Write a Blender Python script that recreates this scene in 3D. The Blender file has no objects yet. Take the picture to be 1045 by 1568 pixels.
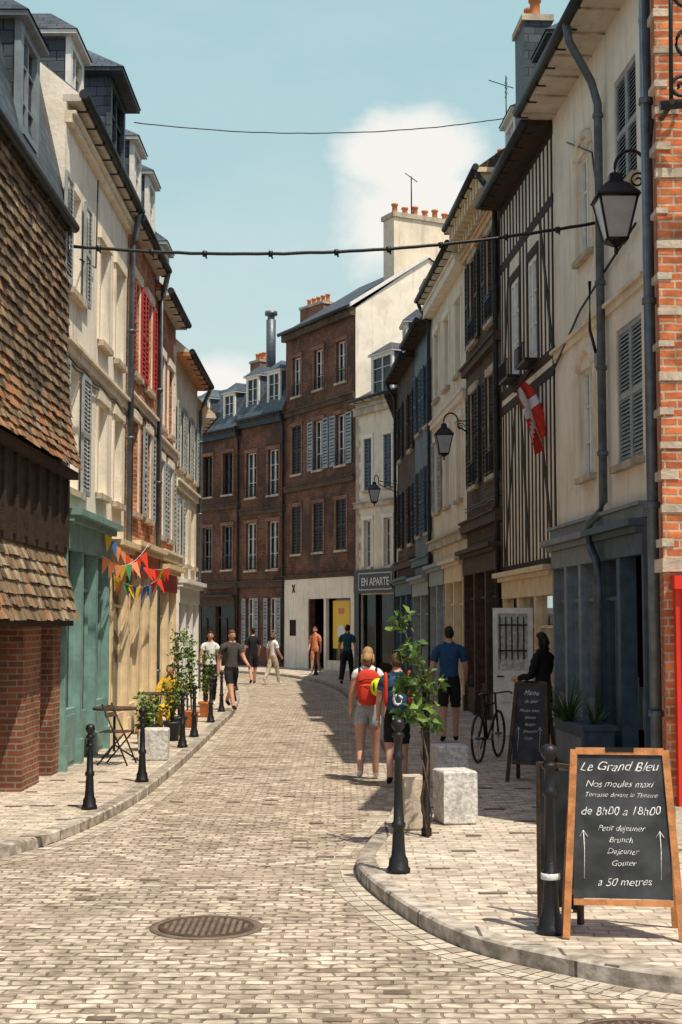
import bpy, math, random
from mathutils import Vector, Matrix
R=random.Random(7)
sc=bpy.context.scene
V=Vector
# ---------------------------------------------------------------- materials
def newmat(name):
    m=bpy.data.materials.new(name); m.use_nodes=True
    nt=m.node_tree; b=nt.nodes["Principled BSDF"]; return m,nt,b
def mixn(nt,a,b,fac,mode='MIX'):
    n=nt.nodes.new("ShaderNodeMix"); n.data_type='RGBA'; n.blend_type=mode
    for idx,val in ((0,fac),(6,a),(7,b)):
        if isinstance(val,bpy.types.NodeSocket): nt.links.new(val,n.inputs[idx])
        elif idx==0: n.inputs[0].default_value=val
        else: n.inputs[idx].default_value=(*val[:3],1)
    return n.outputs[2]
def noise(nt,vec,scale,detail=4,rough=.6):
    n=nt.nodes.new("ShaderNodeTexNoise"); n.inputs['Scale'].default_value=scale
    n.inputs['Detail'].default_value=detail; n.inputs['Roughness'].default_value=rough
    nt.links.new(vec,n.inputs['Vector']); return n.outputs['Fac']
def ramp(nt,fac,a,b,lo=0,hi=1):
    n=nt.nodes.new("ShaderNodeMapRange"); n.inputs[1].default_value=a; n.inputs[2].default_value=b
    n.inputs[3].default_value=lo; n.inputs[4].default_value=hi
    n.interpolation_type='SMOOTHSTEP'
    nt.links.new(fac,n.inputs[0]); return n.outputs[0]
def mapping(nt,vec,sc_):
    n=nt.nodes.new("ShaderNodeMapping"); n.inputs['Scale'].default_value=sc_
    nt.links.new(vec,n.inputs['Vector']); return n.outputs[0]
def bumpn(nt,h,st,dist,prev=None):
    n=nt.nodes.new("ShaderNodeBump"); n.inputs['Strength'].default_value=st; n.inputs['Distance'].default_value=dist
    nt.links.new(h,n.inputs['Height'])
    if prev: nt.links.new(prev,n.inputs['Normal'])
    return n.outputs[0]
def cm(c,k): return tuple(min(1,x*k) for x in c[:3])
def gen(name,c,rough=.75,var=.3,scale=3.,bump=0.,bs=30.,metal=0.,streak=0.,spec=.3):
    m,nt,b=newmat(name)
    g=nt.nodes.new("ShaderNodeNewGeometry").outputs['Position']
    col=mixn(nt,cm(c,1-var),cm(c,1+var*.35),ramp(nt,noise(nt,g,scale,3),.3,.7))
    if streak:
        s=ramp(nt,noise(nt,mapping(nt,g,(3,3,.35)),1.6,4,.7),.47,.8,0,streak)
        col=mixn(nt,col,(c[0]*.45,c[1]*.38,c[2]*.31),s)
        s2=ramp(nt,noise(nt,g,.9,5,.75),.52,.68,0,streak*.6)
        col=mixn(nt,col,(c[0]*.60,c[1]*.52,c[2]*.43),s2)
    nt.links.new(col,b.inputs['Base Color'])
    b.inputs['Roughness'].default_value=rough; b.inputs['Metallic'].default_value=metal
    b.inputs['Specular IOR Level'].default_value=spec
    if bump>=.2: nt.links.new(bumpn(nt,noise(nt,g,bs,2),bump,.02),b.inputs['Normal'])
    return m
def bricks(name,c1,c2,mort,bw,rh,ms=.012,bump=.6,var=.35,rough=.85,warp=.01,offset=.5,vs=1.2,dist=.012,big=None,ws=2.3,per=None,bigs=(.45,.45,.45),bigr=(.5,.66,.75)):
    m,nt,b=newmat(name)
    uv=nt.nodes.new("ShaderNodeTexCoord").outputs['UV']
    g=nt.nodes.new("ShaderNodeNewGeometry").outputs['Position']
    nn=nt.nodes.new("ShaderNodeTexNoise"); nn.inputs['Scale'].default_value=ws; nn.inputs['Detail'].default_value=3
    nt.links.new(g,nn.inputs['Vector'])
    sub=nt.nodes.new("ShaderNodeVectorMath"); sub.operation='SCALE'; sub.inputs[3].default_value=warp*2
    nt.links.new(nn.outputs['Color'],sub.inputs[0])
    add=nt.nodes.new("ShaderNodeVectorMath"); add.operation='ADD'
    nt.links.new(uv,add.inputs[0]); nt.links.new(sub.outputs[0],add.inputs[1])
    t=nt.nodes.new("ShaderNodeTexBrick"); nt.links.new(add.outputs[0],t.inputs['Vector'])
    t.inputs['Scale'].default_value=1; t.inputs['Brick Width'].default_value=bw; t.inputs['Row Height'].default_value=rh
    t.inputs['Mortar Size'].default_value=ms; t.inputs['Mortar Smooth'].default_value=.4; t.offset=offset
    t.inputs['Color1'].default_value=(*c1,1); t.inputs['Color2'].default_value=(*c2,1); t.inputs['Mortar'].default_value=(*mort,1)
    col=t.outputs['Color']
    if var:
        k=mixn(nt,(1,1,1),(1-var,1-var*1.05,1-var*1.1),ramp(nt,noise(nt,g,vs,5,.7),.42,.68))
        col=mixn(nt,col,k,1.,'MULTIPLY')
    if per:
        k=mixn(nt,(1.15,1.15,1.15),(1-per,1-per*1.05,1-per*1.1),ramp(nt,noise(nt,mapping(nt,g,(.6,1,1)),9,2,.6),.36,.64))
        col=mixn(nt,col,k,1.,'MULTIPLY')
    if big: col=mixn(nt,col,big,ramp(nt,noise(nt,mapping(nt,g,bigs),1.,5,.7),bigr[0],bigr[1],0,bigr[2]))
    nt.links.new(col,b.inputs['Base Color']); b.inputs['Roughness'].default_value=rough
    b.inputs['Specular IOR Level'].default_value=.25
    inv=nt.nodes.new("ShaderNodeMath"); inv.operation='SUBTRACT'; inv.inputs[0].default_value=1
    nt.links.new(t.outputs['Fac'],inv.inputs[1])
    p=bumpn(nt,inv.outputs[0],bump,dist)
    if per: p=bumpn(nt,noise(nt,g,22,2),.35,.014,p)
    nt.links.new(p,b.inputs['Normal'])
    return m
def glassmat(name,tint=(.6,.7,.75)):
    m,nt,b=newmat(name)
    nt.nodes.remove(b); out=[n for n in nt.nodes if n.type=='OUTPUT_MATERIAL'][0]
    tr=nt.nodes.new("ShaderNodeBsdfTransparent"); tr.inputs[0].default_value=(*tint,1)
    gl=nt.nodes.new("ShaderNodeBsdfGlossy"); gl.inputs['Roughness'].default_value=.04
    fr=nt.nodes.new("ShaderNodeFresnel"); fr.inputs[0].default_value=1.4
    mx=nt.nodes.new("ShaderNodeMixShader"); nt.links.new(fr.outputs[0],mx.inputs[0])
    nt.links.new(tr.outputs[0],mx.inputs[1]); nt.links.new(gl.outputs[0],mx.inputs[2]); nt.links.new(mx.outputs[0],out.inputs[0])
    return m
M={}
M['plaster']=gen('cream_plaster',(.80,.70,.54),.9,.14,1.3,.3,18,streak=.6)
M['plaster2']=gen('white_plaster',(.86,.78,.65),.9,.12,1.1,.3,14,streak=.5)
M['plaster3']=gen('ochre_plaster',(.72,.50,.28),.9,.18,1.5,.3,16,streak=.6)
M['soffit']=gen('soffit_paint',(.60,.54,.45),.7,.15,2,0,20,streak=.6)
M['brick']=bricks('red_brick',(.33,.115,.06),(.19,.068,.04),(.30,.24,.18),.22,.075,var=.45)
M['brickor']=bricks('orange_brick',(.68,.21,.075),(.44,.12,.05),(.5,.39,.28),.24,.08,warp=.02,vs=2,var=.5,per=.2)
M['brickdk']=bricks('brown_brick',(.12,.075,.046),(.065,.042,.03),(.15,.115,.085),.22,.075,var=.45)
M['brickfar']=bricks('sooty_brick',(.215,.08,.045),(.12,.048,.03),(.22,.155,.11),.24,.085,vs=.8,var=.6,big=(.075,.045,.035),bigs=(.4,.4,.4),bigr=(.45,.65,.8))
M['slate']=bricks('roof_slate',(.085,.10,.115),(.045,.058,.07),(.02,.025,.03),.25,.16,ms=.008,bump=.7,rough=.5)
M['slateblue']=bricks('slate_cladding',(.11,.14,.165),(.065,.09,.115),(.03,.04,.05),.25,.16,ms=.008,bump=.7,rough=.5)
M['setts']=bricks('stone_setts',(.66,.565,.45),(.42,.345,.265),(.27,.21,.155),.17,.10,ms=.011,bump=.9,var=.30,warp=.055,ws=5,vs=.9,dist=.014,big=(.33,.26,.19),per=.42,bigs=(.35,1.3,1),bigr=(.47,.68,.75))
M['settswalk']=bricks('pavement_setts',(.66,.575,.47),(.50,.43,.34),(.34,.28,.22),.22,.11,ms=.009,bump=.6,var=.3,warp=.035,ws=4,vs=1,dist=.01,big=(.46,.385,.30),per=.28,bigr=(.5,.68,.7))
M['settdark']=gen('dark_sett',(.19,.14,.105),.85,.35,6,.4,40)
M['kerb']=bricks('granite_kerb',(.5,.45,.38),(.36,.31,.25),(.12,.10,.08),.9,3,ms=.014,bump=.5,var=.5,vs=5,per=.3)
M['stone']=gen('limestone',(.56,.47,.36),.9,.35,3,.5,22,streak=.7)
M['granite']=gen('granite_block',(.66,.64,.60),.8,.4,18,.5,30,streak=.6)
M['ground']=gen('ground_dirt',(.25,.22,.18),.9,.3,1)
M['timber']=gen('dark_timber',(.045,.028,.018),.8,.4,9,.5,40)
M['woodbr']=gen('brown_wood',(.085,.052,.034),.75,.4,8,.4,40)
M['white']=gen('white_paint',(.78,.76,.70),.5,.15,6)
M['cream']=gen('cream_paint',(.78,.62,.39),.55,.15,5,streak=.3)
M['green']=gen('green_paint',(.20,.34,.30),.5,.25,5,streak=.5)
M['greyblue']=gen('grey_blue_paint',(.22,.26,.285),.55,.25,5,streak=.5)
M['shut']=gen('grey_shutter_paint',(.34,.37,.37),.6,.25,5)
M['blueshut']=gen('blue_shutter_paint',(.085,.13,.17),.6,.25,5)
M['darkshut']=gen('dark_shutter_paint',(.035,.032,.03),.6,.3,5)
M['redshut']=gen('red_shutter_paint',(.42,.035,.03),.5,.15,5)
M['redpaint']=gen('red_panel_paint',(.66,.035,.015),.45,.12,3)
M['zinc']=gen('zinc',(.13,.16,.18),.45,.3,6,metal=.4)
M['darkzinc']=gen('dark_gutter',(.035,.04,.045),.5,.3,6,metal=.3)
M['black']=gen('black_iron',(.010,.010,.011),.42,.3,8,.2,60,spec=.4)
M['blackboard']=gen('chalkboard_slate',(.05,.053,.058),.75,.55,4)
M['oak']=gen('varnished_wood',(.52,.22,.08),.45,.35,12,.2,50)
M['chalk']=gen('chalk',(.78,.78,.76),.9,.35,60)
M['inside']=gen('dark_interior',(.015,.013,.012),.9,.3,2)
M['curtain']=gen('net_curtain',(.55,.52,.46),.9,.15,10)
M['pots']=gen('terracotta',(.55,.20,.08),.8,.2,5)
M['glass']=glassmat('window_glass')
M['lampglass']=gen('opal_glass',(.46,.49,.49),.25,.15,5)
M['yellow']=gen('yellow_poster',(.78,.50,.03),.5,.05,2)
M['leaf']=gen('leaf_green',(.055,.12,.025),.5,.5,9)
M['leaf2']=gen('leaf_yellow_green',(.16,.24,.045),.5,.5,9)
M['stem']=gen('plant_stem',(.10,.06,.035),.8,.3,20)
M['skin']=gen('skin',(.56,.30,.21),.55,.08,10)
M['redcloth']=gen('red_fabric',(.62,.045,.02),.8,.2,12)
M['whitecloth']=gen('white_fabric',(.74,.72,.70),.85,.12,12)
M['bluecloth']=gen('navy_fabric',(.02,.05,.11),.85,.2,12)
M['midblue']=gen('blue_fabric',(.02,.075,.17),.85,.2,12)
M['tealcloth']=gen('teal_fabric',(.02,.075,.10),.85,.2,12)
M['blackcloth']=gen('black_fabric',(.012,.012,.015),.85,.2,12)
M['greycloth']=gen('grey_fabric',(.07,.065,.06),.85,.2,12)
M['denim']=gen('light_denim',(.42,.45,.47),.85,.2,20)
M['orangecloth']=gen('coral_fabric',(.70,.24,.12),.85,.15,12)
M['yellowcloth']=gen('yellow_fabric',(.70,.42,.03),.85,.15,12)
M['beige']=gen('beige_fabric',(.5,.42,.31),.85,.15,12)
M['neon']=gen('neon_helmet',(.65,.72,.03),.4,.05,12)
M['hairbr']=gen('brown_hair',(.14,.075,.035),.6,.5,60,.3,90)
M['hairbl']=gen('blond_hair',(.42,.25,.11),.6,.5,60,.3,90)
M['hairdk']=gen('dark_hair',(.02,.014,.01),.55,.4,40,.3,90)
M['flagblue']=gen('bunting_blue',(.05,.15,.35),.8,.1,12)
M['flaggreen']=gen('bunting_green',(.06,.28,.10),.8,.1,12)
# ---------------------------------------------------------------- builders
def col(o): sc.collection.objects.link(o); return o
def empty(name,loc=(0,0,0),rz=0):
    e=bpy.data.objects.new(name,None); e.location=loc; e.rotation_euler=(0,0,rz); e.empty_display_size=.2
    return col(e)
class MB:
    def __init__(s): s.v=[];s.f=[];s.m=[];s.mats=[];s.sm=[]
    def mi(s,m):
        m=M[m] if isinstance(m,str) else m
        if m not in s.mats: s.mats.append(m)
        return s.mats.index(m)
    def poly(s,pts,m,smooth=False):
        i=len(s.v); s.v+= [V(p) for p in pts]; s.f.append(tuple(range(i,i+len(pts)))); s.m.append(s.mi(m)); s.sm.append(smooth)
    def grid(s,rows,m,closed=True,smooth=True,caps=True):
        i0=len(s.v); n=len(rows[0])
        for r in rows: s.v+=[V(p) for p in r]
        k=s.mi(m)
        for a in range(len(rows)-1):
            for b in range(n if closed else n-1):
                c=(b+1)%n
                s.f.append((i0+a*n+b,i0+a*n+c,i0+(a+1)*n+c,i0+(a+1)*n+b)); s.m.append(k); s.sm.append(smooth)
        if caps and closed:
            s.f.append(tuple(i0+b for b in range(n))[::-1]); s.m.append(k); s.sm.append(False)
            q=i0+(len(rows)-1)*n
            s.f.append(tuple(q+b for b in range(n))); s.m.append(k); s.sm.append(False)
    def hexa(s,c,m):
        i=len(s.v); s.v+=[V(p) for p in c]; k=s.mi(m)
        for f in ((3,2,1,0),(4,5,6,7),(0,1,5,4),(1,2,6,5),(2,3,7,6),(3,0,4,7)):
            s.f.append(tuple(i+j for j in f)); s.m.append(k); s.sm.append(False)
    def box(s,F,s0,s1,n0,n1,z0,z1,m):
        P=F.P
        s.hexa([P(s0,n0,z0),P(s1,n0,z0),P(s1,n1,z0),P(s0,n1,z0),P(s0,n0,z1),P(s1,n0,z1),P(s1,n1,z1),P(s0,n1,z1)],m)
    def tube(s,pts,r,m,seg=8,r2=None,caps=True):
        pts=[V(p) for p in pts]; rows=[]; up=V((0,0,1)); N=len(pts)
        for i,p in enumerate(pts):
            d=(pts[min(i+1,N-1)]-pts[max(i-1,0)]).normalized()
            a=d.cross(up)
            if a.length<.05: a=d.cross(V((1,0,0)))
            a.normalize(); b=d.cross(a)
            rr=r if r2 is None else r+(r2-r)*i/(N-1)
            if isinstance(r,(list,tuple)): rr=r[i]
            rows.append([p+a*math.cos(2*math.pi*j/seg)*rr+b*math.sin(2*math.pi*j/seg)*rr for j in range(seg)])
        s.grid(rows,m,caps=caps)
    def lathe(s,o,prof,m,seg=16):
        o=V(o)
        s.grid([[o+V((r*math.cos(2*math.pi*j/seg),r*math.sin(2*math.pi*j/seg),z)) for j in range(seg)] for r,z in prof],m)
    def sup(s,c,r,m,p=1.,nu=16,nv=10,fn=None):
        c=V(c); sg=lambda x,e: math.copysign(abs(x)**e,x); rows=[]
        for i in range(nv+1):
            th=-math.pi/2+math.pi*i/nv
            row=[]
            for j in range(nu):
                ph=2*math.pi*j/nu
                q=V((r[0]*sg(math.cos(th),p)*sg(math.cos(ph),p),r[1]*sg(math.cos(th),p)*sg(math.sin(ph),p),r[2]*sg(math.sin(th),p)))
                if fn: q=fn(q)
                row.append(c+q)
            rows.append(row)
        s.grid(rows,m,caps=False)
    def done(s,name,parent=None,org=None):
        me=bpy.data.meshes.new(name)
        org=V(org) if org is not None else (parent.location.copy() if parent and parent.rotation_euler[2]==0 else V((0,0,0)))
        me.from_pydata([tuple(p-org) for p in s.v],[],s.f)
        for m in s.mats: me.materials.append(m)
        uvl=me.uv_layers.new(name='UVMap')
        for i,p in enumerate(me.polygons):
            p.material_index=s.m[i]; p.use_smooth=s.sm[i]
            n=p.normal
            if abs(n.z)>.85: t=V((1,0,0)); b=V((0,1,0))
            else:
                t=V((-n.y,n.x,0)).normalized(); b=n.cross(t)
                if b.z<0: b=-b
            for li in p.loop_indices:
                q=s.v[me.loops[li].vertex_index]
                uvl.data[li].uv=(q.dot(t),q.dot(b))
        o=col(bpy.data.objects.new(name,me))
        if parent: o.parent=parent
        return o
class Fr:
    def __init__(s,p0,p1,toward):
        s.o=V((p0[0],p0[1],0)); d=V((p1[0]-p0[0],p1[1]-p0[1],0)); s.L=d.length; s.t=d.normalized()
        n=V((-s.t.y,s.t.x,0))
        if n.dot(V((toward[0],toward[1],0))-s.o)<0: n=-n
        s.n=n
    def P(s,a,b,z): return s.o+s.t*a+s.n*b+V((0,0,z))
class Bld:
    def __init__(s,name,F,H,depth,wall,z0=0):
        s.F=F;s.H=H;s.D=depth;s.wall=wall;s.ops=[];s.parts={}
        s.z0=z0; s.root=empty(name,F.P(F.L/2,-depth/2,0))
    def p(s,n):
        if n not in s.parts: s.parts[n]=MB()
        return s.parts[n]
    def win(s,c,z0,w,h,frame='white',shut=None,bars=(1,2),sill='stone',surround=None,closed=False,dep=.16,balcony=False,slat=.07,arch=False,sw=None,so=.03):
        F=s.F; a,b=c-w/2,c+w/2; z1=z0+h
        s.ops.append((a,b,z0,z1,dep))
        g=s.p('glazing'); f=s.p('window_frames')
        if not closed:
            g.poly([F.P(a,-dep,z0),F.P(b,-dep,z0),F.P(b,-dep,z1),F.P(a,-dep,z1)],'glass')
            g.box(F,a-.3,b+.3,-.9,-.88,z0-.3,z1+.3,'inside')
            if R.random()<.75:
                cw=w*R.uniform(.2,.45)
                g.poly([F.P(a,-dep-.09,z0),F.P(a+cw,-dep-.09,z0),F.P(a+cw*.8,-dep-.09,z1),F.P(a,-dep-.09,z1)],'curtain')
                g.poly([F.P(b-cw,-dep-.09,z0),F.P(b,-dep-.09,z0),F.P(b,-dep-.09,z1),F.P(b-cw*.8,-dep-.09,z1)],'curtain')
            e=.055; n0,n1=-dep+.003,-dep+.05
            f.box(F,a,a+e,n0,n1,z0,z1,frame); f.box(F,b-e,b,n0,n1,z0,z1,frame)
            f.box(F,a+e,b-e,n0,n1,z0,z0+e,frame); f.box(F,a+e,b-e,n0,n1,z1-e,z1,frame)
            for i in range(bars[0]):
                x=a+w*(i+1)/(bars[0]+1); f.box(F,x-.035,x+.035,n0,n1+.012,z0+e,z1-e,frame)
            for i in range(bars[1]):
                z=z0+h*(i+1)/(bars[1]+1); f.box(F,a+e,b-e,n0,n1-.01,z-.014,z+.014,frame)
        if sill: s.p('sills').box(F,a-.09,b+.09,-.04,.1,z0-.09,z0-.001,sill)
        if surround:
            q=s.p('surrounds'); k=.13
            q.box(F,a-k,a-.002,-.02,.03,z0,z1,surround); q.box(F,b+.002,b+k,-.02,.03,z0,z1,surround)
            if arch:
                pts=[F.P(c+math.cos(t)*(w/2+k*.5),.0,z1+math.sin(t)*.28) for t in [math.pi*i/10 for i in range(11)]]
                q.tube(pts,.075,surround)
                q.poly([F.P(c+math.cos(t)*(w/2),.012,z1+math.sin(t)*.26) for t in [math.pi*i/10 for i in range(11)]],surround)
            else: q.box(F,a-k-.04,b+k+.04,-.02,.06,z1+.002,z1+k+.04,surround)
        if shut:
            q=s.p('shutters'); sw_=sw or w/2
            if closed: rng=[(a+.005,c-.006,-.06),(c+.006,b-.005,-.06)]
            else: rng=[(a-sw_-.03,a-.03,so+.005),(b+.03,b+sw_+.03,so+.005)]
            for (x0,x1,nn) in rng:
                e=.05
                q.box(F,x0,x0+e,nn,nn+.04,z0,z1,shut); q.box(F,x1-e,x1,nn,nn+.04,z0,z1,shut)
                for zz in (z0,z0+h*.48,z1-.07): q.box(F,x0+e,x1-e,nn,nn+.04,zz,zz+.07,shut)
                z=z0+.1
                while z<z1-.09:
                    P=F.P
                    q.poly([P(x0+e,nn+.034,z-.02),P(x1-e,nn+.034,z-.02),P(x1-e,nn+.006,z+slat*.6),P(x0+e,nn+.006,z+slat*.6)],shut); z+=slat
                if closed: q.poly([F.P(x0,nn+.002,z0),F.P(x1,nn+.002,z0),F.P(x1,nn+.002,z1),F.P(x0,nn+.002,z1)],'inside')
        if balcony:
            q=s.p('balcony_rails')
            for zz in (z0+.08,z0+.5,z0+.58): q.tube([F.P(a-.05,.07,zz),F.P(b+.05,.07,zz)],.012,'black',5)
            n=int(w/.11)
            for i in range(n+1):
                x=a-.04+(w+.08)*i/n; q.tube([F.P(x,.07,z0+.08),F.P(x,.07,z0+.5)],.009,'black',4)
    def belt(s,z,h=.14,o=.07,m='stone',a=0,b=None):
        s.p('string_courses').box(s.F,a,b if b is not None else s.F.L,-.02,o,z,z+h,m)
        s.p('string_courses').box(s.F,a,b if b is not None else s.F.L,-.02,o+.05,z+h+.001,z+h+.05,m)
    def quoin(s,x,w,z0,z1,m='stone'):
        z=z0;i=0; q=s.p('quoins')
        while z<z1:
            ww=w*(1 if i%2 else .6); q.box(s.F,max(0,x-ww),min(s.F.L,x+ww),-.02,.02,z+.005,min(z+.3,z1)-.005,m); z+=.3;i+=1
    def roof(s,over=.4,rise=3.,run=None,mat='slate',gut='darkzinc',soff='soffit',steep=None,gtube=.07):
        F=s.F;H=s.H;P=F.P;L=F.L;D=s.D; r=s.p('roof')
        run=run or D/2
        if soff: s.p('soffit').box(F,0.004,L-.004,-.05,over,H-.1,H-.003,soff)
        if gut:
            s.p('gutter').tube([P(-.0,over+.04,H+.0),P(L,over+.04,H+.0)],gtube,gut,10)
            x=.4
            while x<L: s.p('gutter').box(F,x,x+.025,over-.12,over+.04,H-.12,H-.07,gut); x+=.7
        if steep:
            n1,z1=steep
            r.poly([P(0,over,H),P(L,over,H),P(L,n1,z1),P(0,n1,z1)],mat)
            top=[(over,H),(n1,z1),(-run,z1+rise),(-D,H)]
            r.poly([P(0,n1,z1),P(L,n1,z1),P(L,-run,z1+rise),P(0,-run,z1+rise)],mat)
            zr=z1+rise
        else:
            r.poly([P(0,over,H),P(L,over,H),P(L,-run,H+rise),P(0,-run,H+rise)],mat); zr=H+rise
            top=[(over,H),(-run,zr),(-D,H)]
        r.poly([P(0,-D,H),P(L,-D,H),P(L,-run,zr),P(0,-run,zr)],mat)
        w=s.p('gable_walls')
        for x in (0.006,L-.006):
            w.poly([P(x,n-.0,z-.004) for n,z in top]+[P(x,-D,0),P(x,0,0),P(x,0,H)],s.wall)
    def dormer(s,c,w,zb,h,n0=-.1,back=2.,mat='slate',frame='white',rr=.5,hip=.3,over=.12):
        F=s.F;P=F.P;a,b=c-w/2,c+w/2; q=s.p('dormers'); zt=zb+h
        for x in (a,b): q.poly([P(x,n0,zb),P(x,n0,zt),P(x,n0-back,zt),P(x,n0-back,zb)],mat)
        e=.13
        q.box(F,a-.02,a+e,n0-.05,n0+.03,zb,zt,frame);q.box(F,b-e,b+.02,n0-.05,n0+.03,zb,zt,frame)
        q.box(F,a+e,b-e,n0-.05,n0+.03,zt-e,zt,frame);q.box(F,a+e,b-e,n0-.05,n0+.05,zb,zb+.08,frame)
        q.box(F,c-.03,c+.03,n0-.04,n0+.0,zb+.08,zt-e,frame)
        for k in (1,2): 
            zz=zb+h*k/3; q.box(F,a+e,b-e,n0-.035,n0-.01,zz-.012,zz+.012,frame)
        q.poly([P(a+e,n0-.04,zb),P(b-e,n0-.04,zb),P(b-e,n0-.04,zt),P(a+e,n0-.04,zt)],'glass')
        q.poly([P(a+.02,n0-.5,zb),P(b-.02,n0-.5,zb),P(b-.02,n0-.5,zt),P(a+.02,n0-.5,zt)],'inside')
        o=over
        q.box(F,a-o,b+o,n0-back,n0+o,zt+.001,zt+.06,frame)
        z0=zt+.063; A=P(a-o-.02,n0+o+.02,z0);Bp=P(b+o+.02,n0+o+.02,z0);C=P(b+o+.02,n0-back,z0);Dp=P(a-o-.02,n0-back,z0)
        r0=P(c,n0+o-hip-.2,z0+rr);r1=P(c,n0-back,z0+rr)
        q.poly([A,Bp,r0],mat);q.poly([Bp,C,r1,r0],mat);q.poly([A,r0,r1,Dp],mat)
    def pipe(s,x,z0,z1,m='zinc',r=.05,o=.1,top=None):
        F=s.F; pts=[]
        if top: pts+=[F.P(x,top+.02,z1+.12),F.P(x,top-.02,z1-.05),F.P(x,o+.05,z1-.42)]
        pts+=[F.P(x,o,z1-.55 if top else z1),F.P(x,o,z0)]
        s.p('downpipe').tube(pts,r,m,10)
        z=z0+.8
        while z<z1-.6: s.p('downpipe').tube([F.P(x,o,z),F.P(x,o,z+.05)],r*1.3,m,10); z+=1.9
    def chimney(s,c,w,n,d,z0,z1,pots=2,mat='brick'):
        F=s.F;q=s.p('chimney'); q.box(F,c-w/2,c+w/2,n-d/2,n+d/2,z0,z1,mat)
        q.box(F,c-w/2-.05,c+w/2+.05,n-d/2-.05,n+d/2+.05,z1+.001,z1+.12,'stone')
        for i in range(pots):
            x=c-w/2+w*(i+.5)/pots; q.lathe(F.P(x,n,z1+.12),[(.12,0),(.1,.1),(.09,.32),(.12,.34),(.12,.4),(.09,.41)],'pots',12)
    def shop(s,a,b,zt,mat,bays=3,riser=.55,door=None,fascia=.45,fm=None,proud=.1,open_=None):
        F=s.F;q=s.p('shopfront'); zf=zt-fascia; s.ops.append((a,b,0.0,zt-.05,.02))
        q.box(F,a,b,-.02,proud+.02,zf,zt,fm or mat)
        q.box(F,a-.05,b+.05,-.02,proud+.2,zt+.001,zt+.09,mat); q.box(F,a-.03,b+.03,-.02,proud+.1,zt-.08,zt-.001,mat)
        bw=(b-a)/bays; z0=.1
        for i in range(bays+1):
            x=a+bw*i; w=.09
            x0=max(a,x-w);x1=min(b,x+w)
            q.box(F,x0,x1,-.12,proud,z0,zf-.001,mat)
            q.box(F,x0-.02,x1+.02,-.1,proud+.03,z0,z0+.35,mat)
        for i in range(bays):
            x0=a+bw*i+.09;x1=x0+bw-.18
            if i==open_: continue
            if i!=door:
                q.box(F,x0,x1,-.1,.04,z0,z0+riser,mat)
                q.box(F,x0+.08,x1-.08,-.1,.055,z0+.08,z0+riser-.08,mat)
            q.poly([F.P(x0,-.06,z0),F.P(x1,-.06,z0),F.P(x1,-.06,zf),F.P(x0,-.06,zf)],'glass')
            for xx in (x0,x1-.05): q.box(F,xx,xx+.05,-.08,-.01,z0,zf,mat)
            q.box(F,x0+.05,x1-.05,-.08,-.01,zf-.55,zf-.5,mat)
            xm=(x0+x1)/2; q.box(F,xm-.02,xm+.02,-.08,-.015,z0+(riser if i!=door else 0),zf-.551,mat)
            if i==door: q.box(F,x0+.05,x1-.05,-.08,-.01,z0,z0+.7,mat)
            else:
                # window display: things standing behind the glass
                for k in range(3):
                    xx=x0+(x1-x0)*(k+.5)/3+R.uniform(-.05,.05); hh=R.uniform(.25,.7); ww=R.uniform(.05,.12)
                    q.box(F,xx-ww,xx+ww,-.4,-.3,z0+riser,z0+riser+hh,R.choice(['curtain','pots','oak','whitecloth','greyblue']))
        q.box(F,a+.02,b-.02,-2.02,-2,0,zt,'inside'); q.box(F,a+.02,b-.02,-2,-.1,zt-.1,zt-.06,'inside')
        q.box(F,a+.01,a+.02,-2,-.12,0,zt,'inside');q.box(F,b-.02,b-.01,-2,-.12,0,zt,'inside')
    def wires(s,z,n=2,o=.05):
        F=s.F;q=s.p('wall_cables')
        for k in range(n):
            pts=[]; N=9
            for i in range(N): pts.append(F.P(F.L*i/(N-1),o+.01*k,z+k*.06+R.uniform(-.03,.03)-(.04 if i%2 else 0)))
            q.tube(pts,.012,'black',5)
    def finish(s):
        F=s.F; w=s.p('walls'); ss=sorted({0,F.L}|{o[0] for o in s.ops}|{o[1] for o in s.ops}); zs=sorted({s.z0,s.H}|{o[2] for o in s.ops}|{o[3] for o in s.ops})
        ss=[x for x in ss if 0<=x<=F.L]; zs=[z for z in zs if s.z0<=z<=s.H]
        for i in range(len(ss)-1):
            for j in range(len(zs)-1):
                a,b,c,d=ss[i],ss[i+1],zs[j],zs[j+1]
                if b-a<1e-4 or d-c<1e-4: continue
                x,z=(a+b)/2,(c+d)/2
                if any(o[0]<x<o[1] and o[2]<z<o[3] for o in s.ops): continue
                w.poly([F.P(a,0,c),F.P(b,0,c),F.P(b,0,d),F.P(a,0,d)],s.wall)
        for o in s.ops:
            a,b,c,d,e=o; P=F.P
            w.poly([P(a,0,c),P(a,-e,c),P(a,-e,d),P(a,0,d)],s.wall);w.poly([P(b,0,c),P(b,-e,c),P(b,-e,d),P(b,0,d)],s.wall)
            w.poly([P(a,0,d),P(b,0,d),P(b,-e,d),P(a,-e,d)],s.wall);w.poly([P(a,0,c),P(b,0,c),P(b,-e,c),P(a,-e,c)],s.wall)
        P=F.P; w.poly([P(0,-s.D,0),P(F.L,-s.D,0),P(F.L,-s.D,s.H),P(0,-s.D,s.H)],s.wall)
        for n,m in s.parts.items(): m.done(n,s.root)
LX=-3.8
def LF(a,b): return Fr((LX,a),(LX,b),(0,a))
def RX(d): return 5-.065*d
def RF(a,b): return Fr((RX(a),a),(RX(b),b),(0,(a+b)/2))

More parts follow.
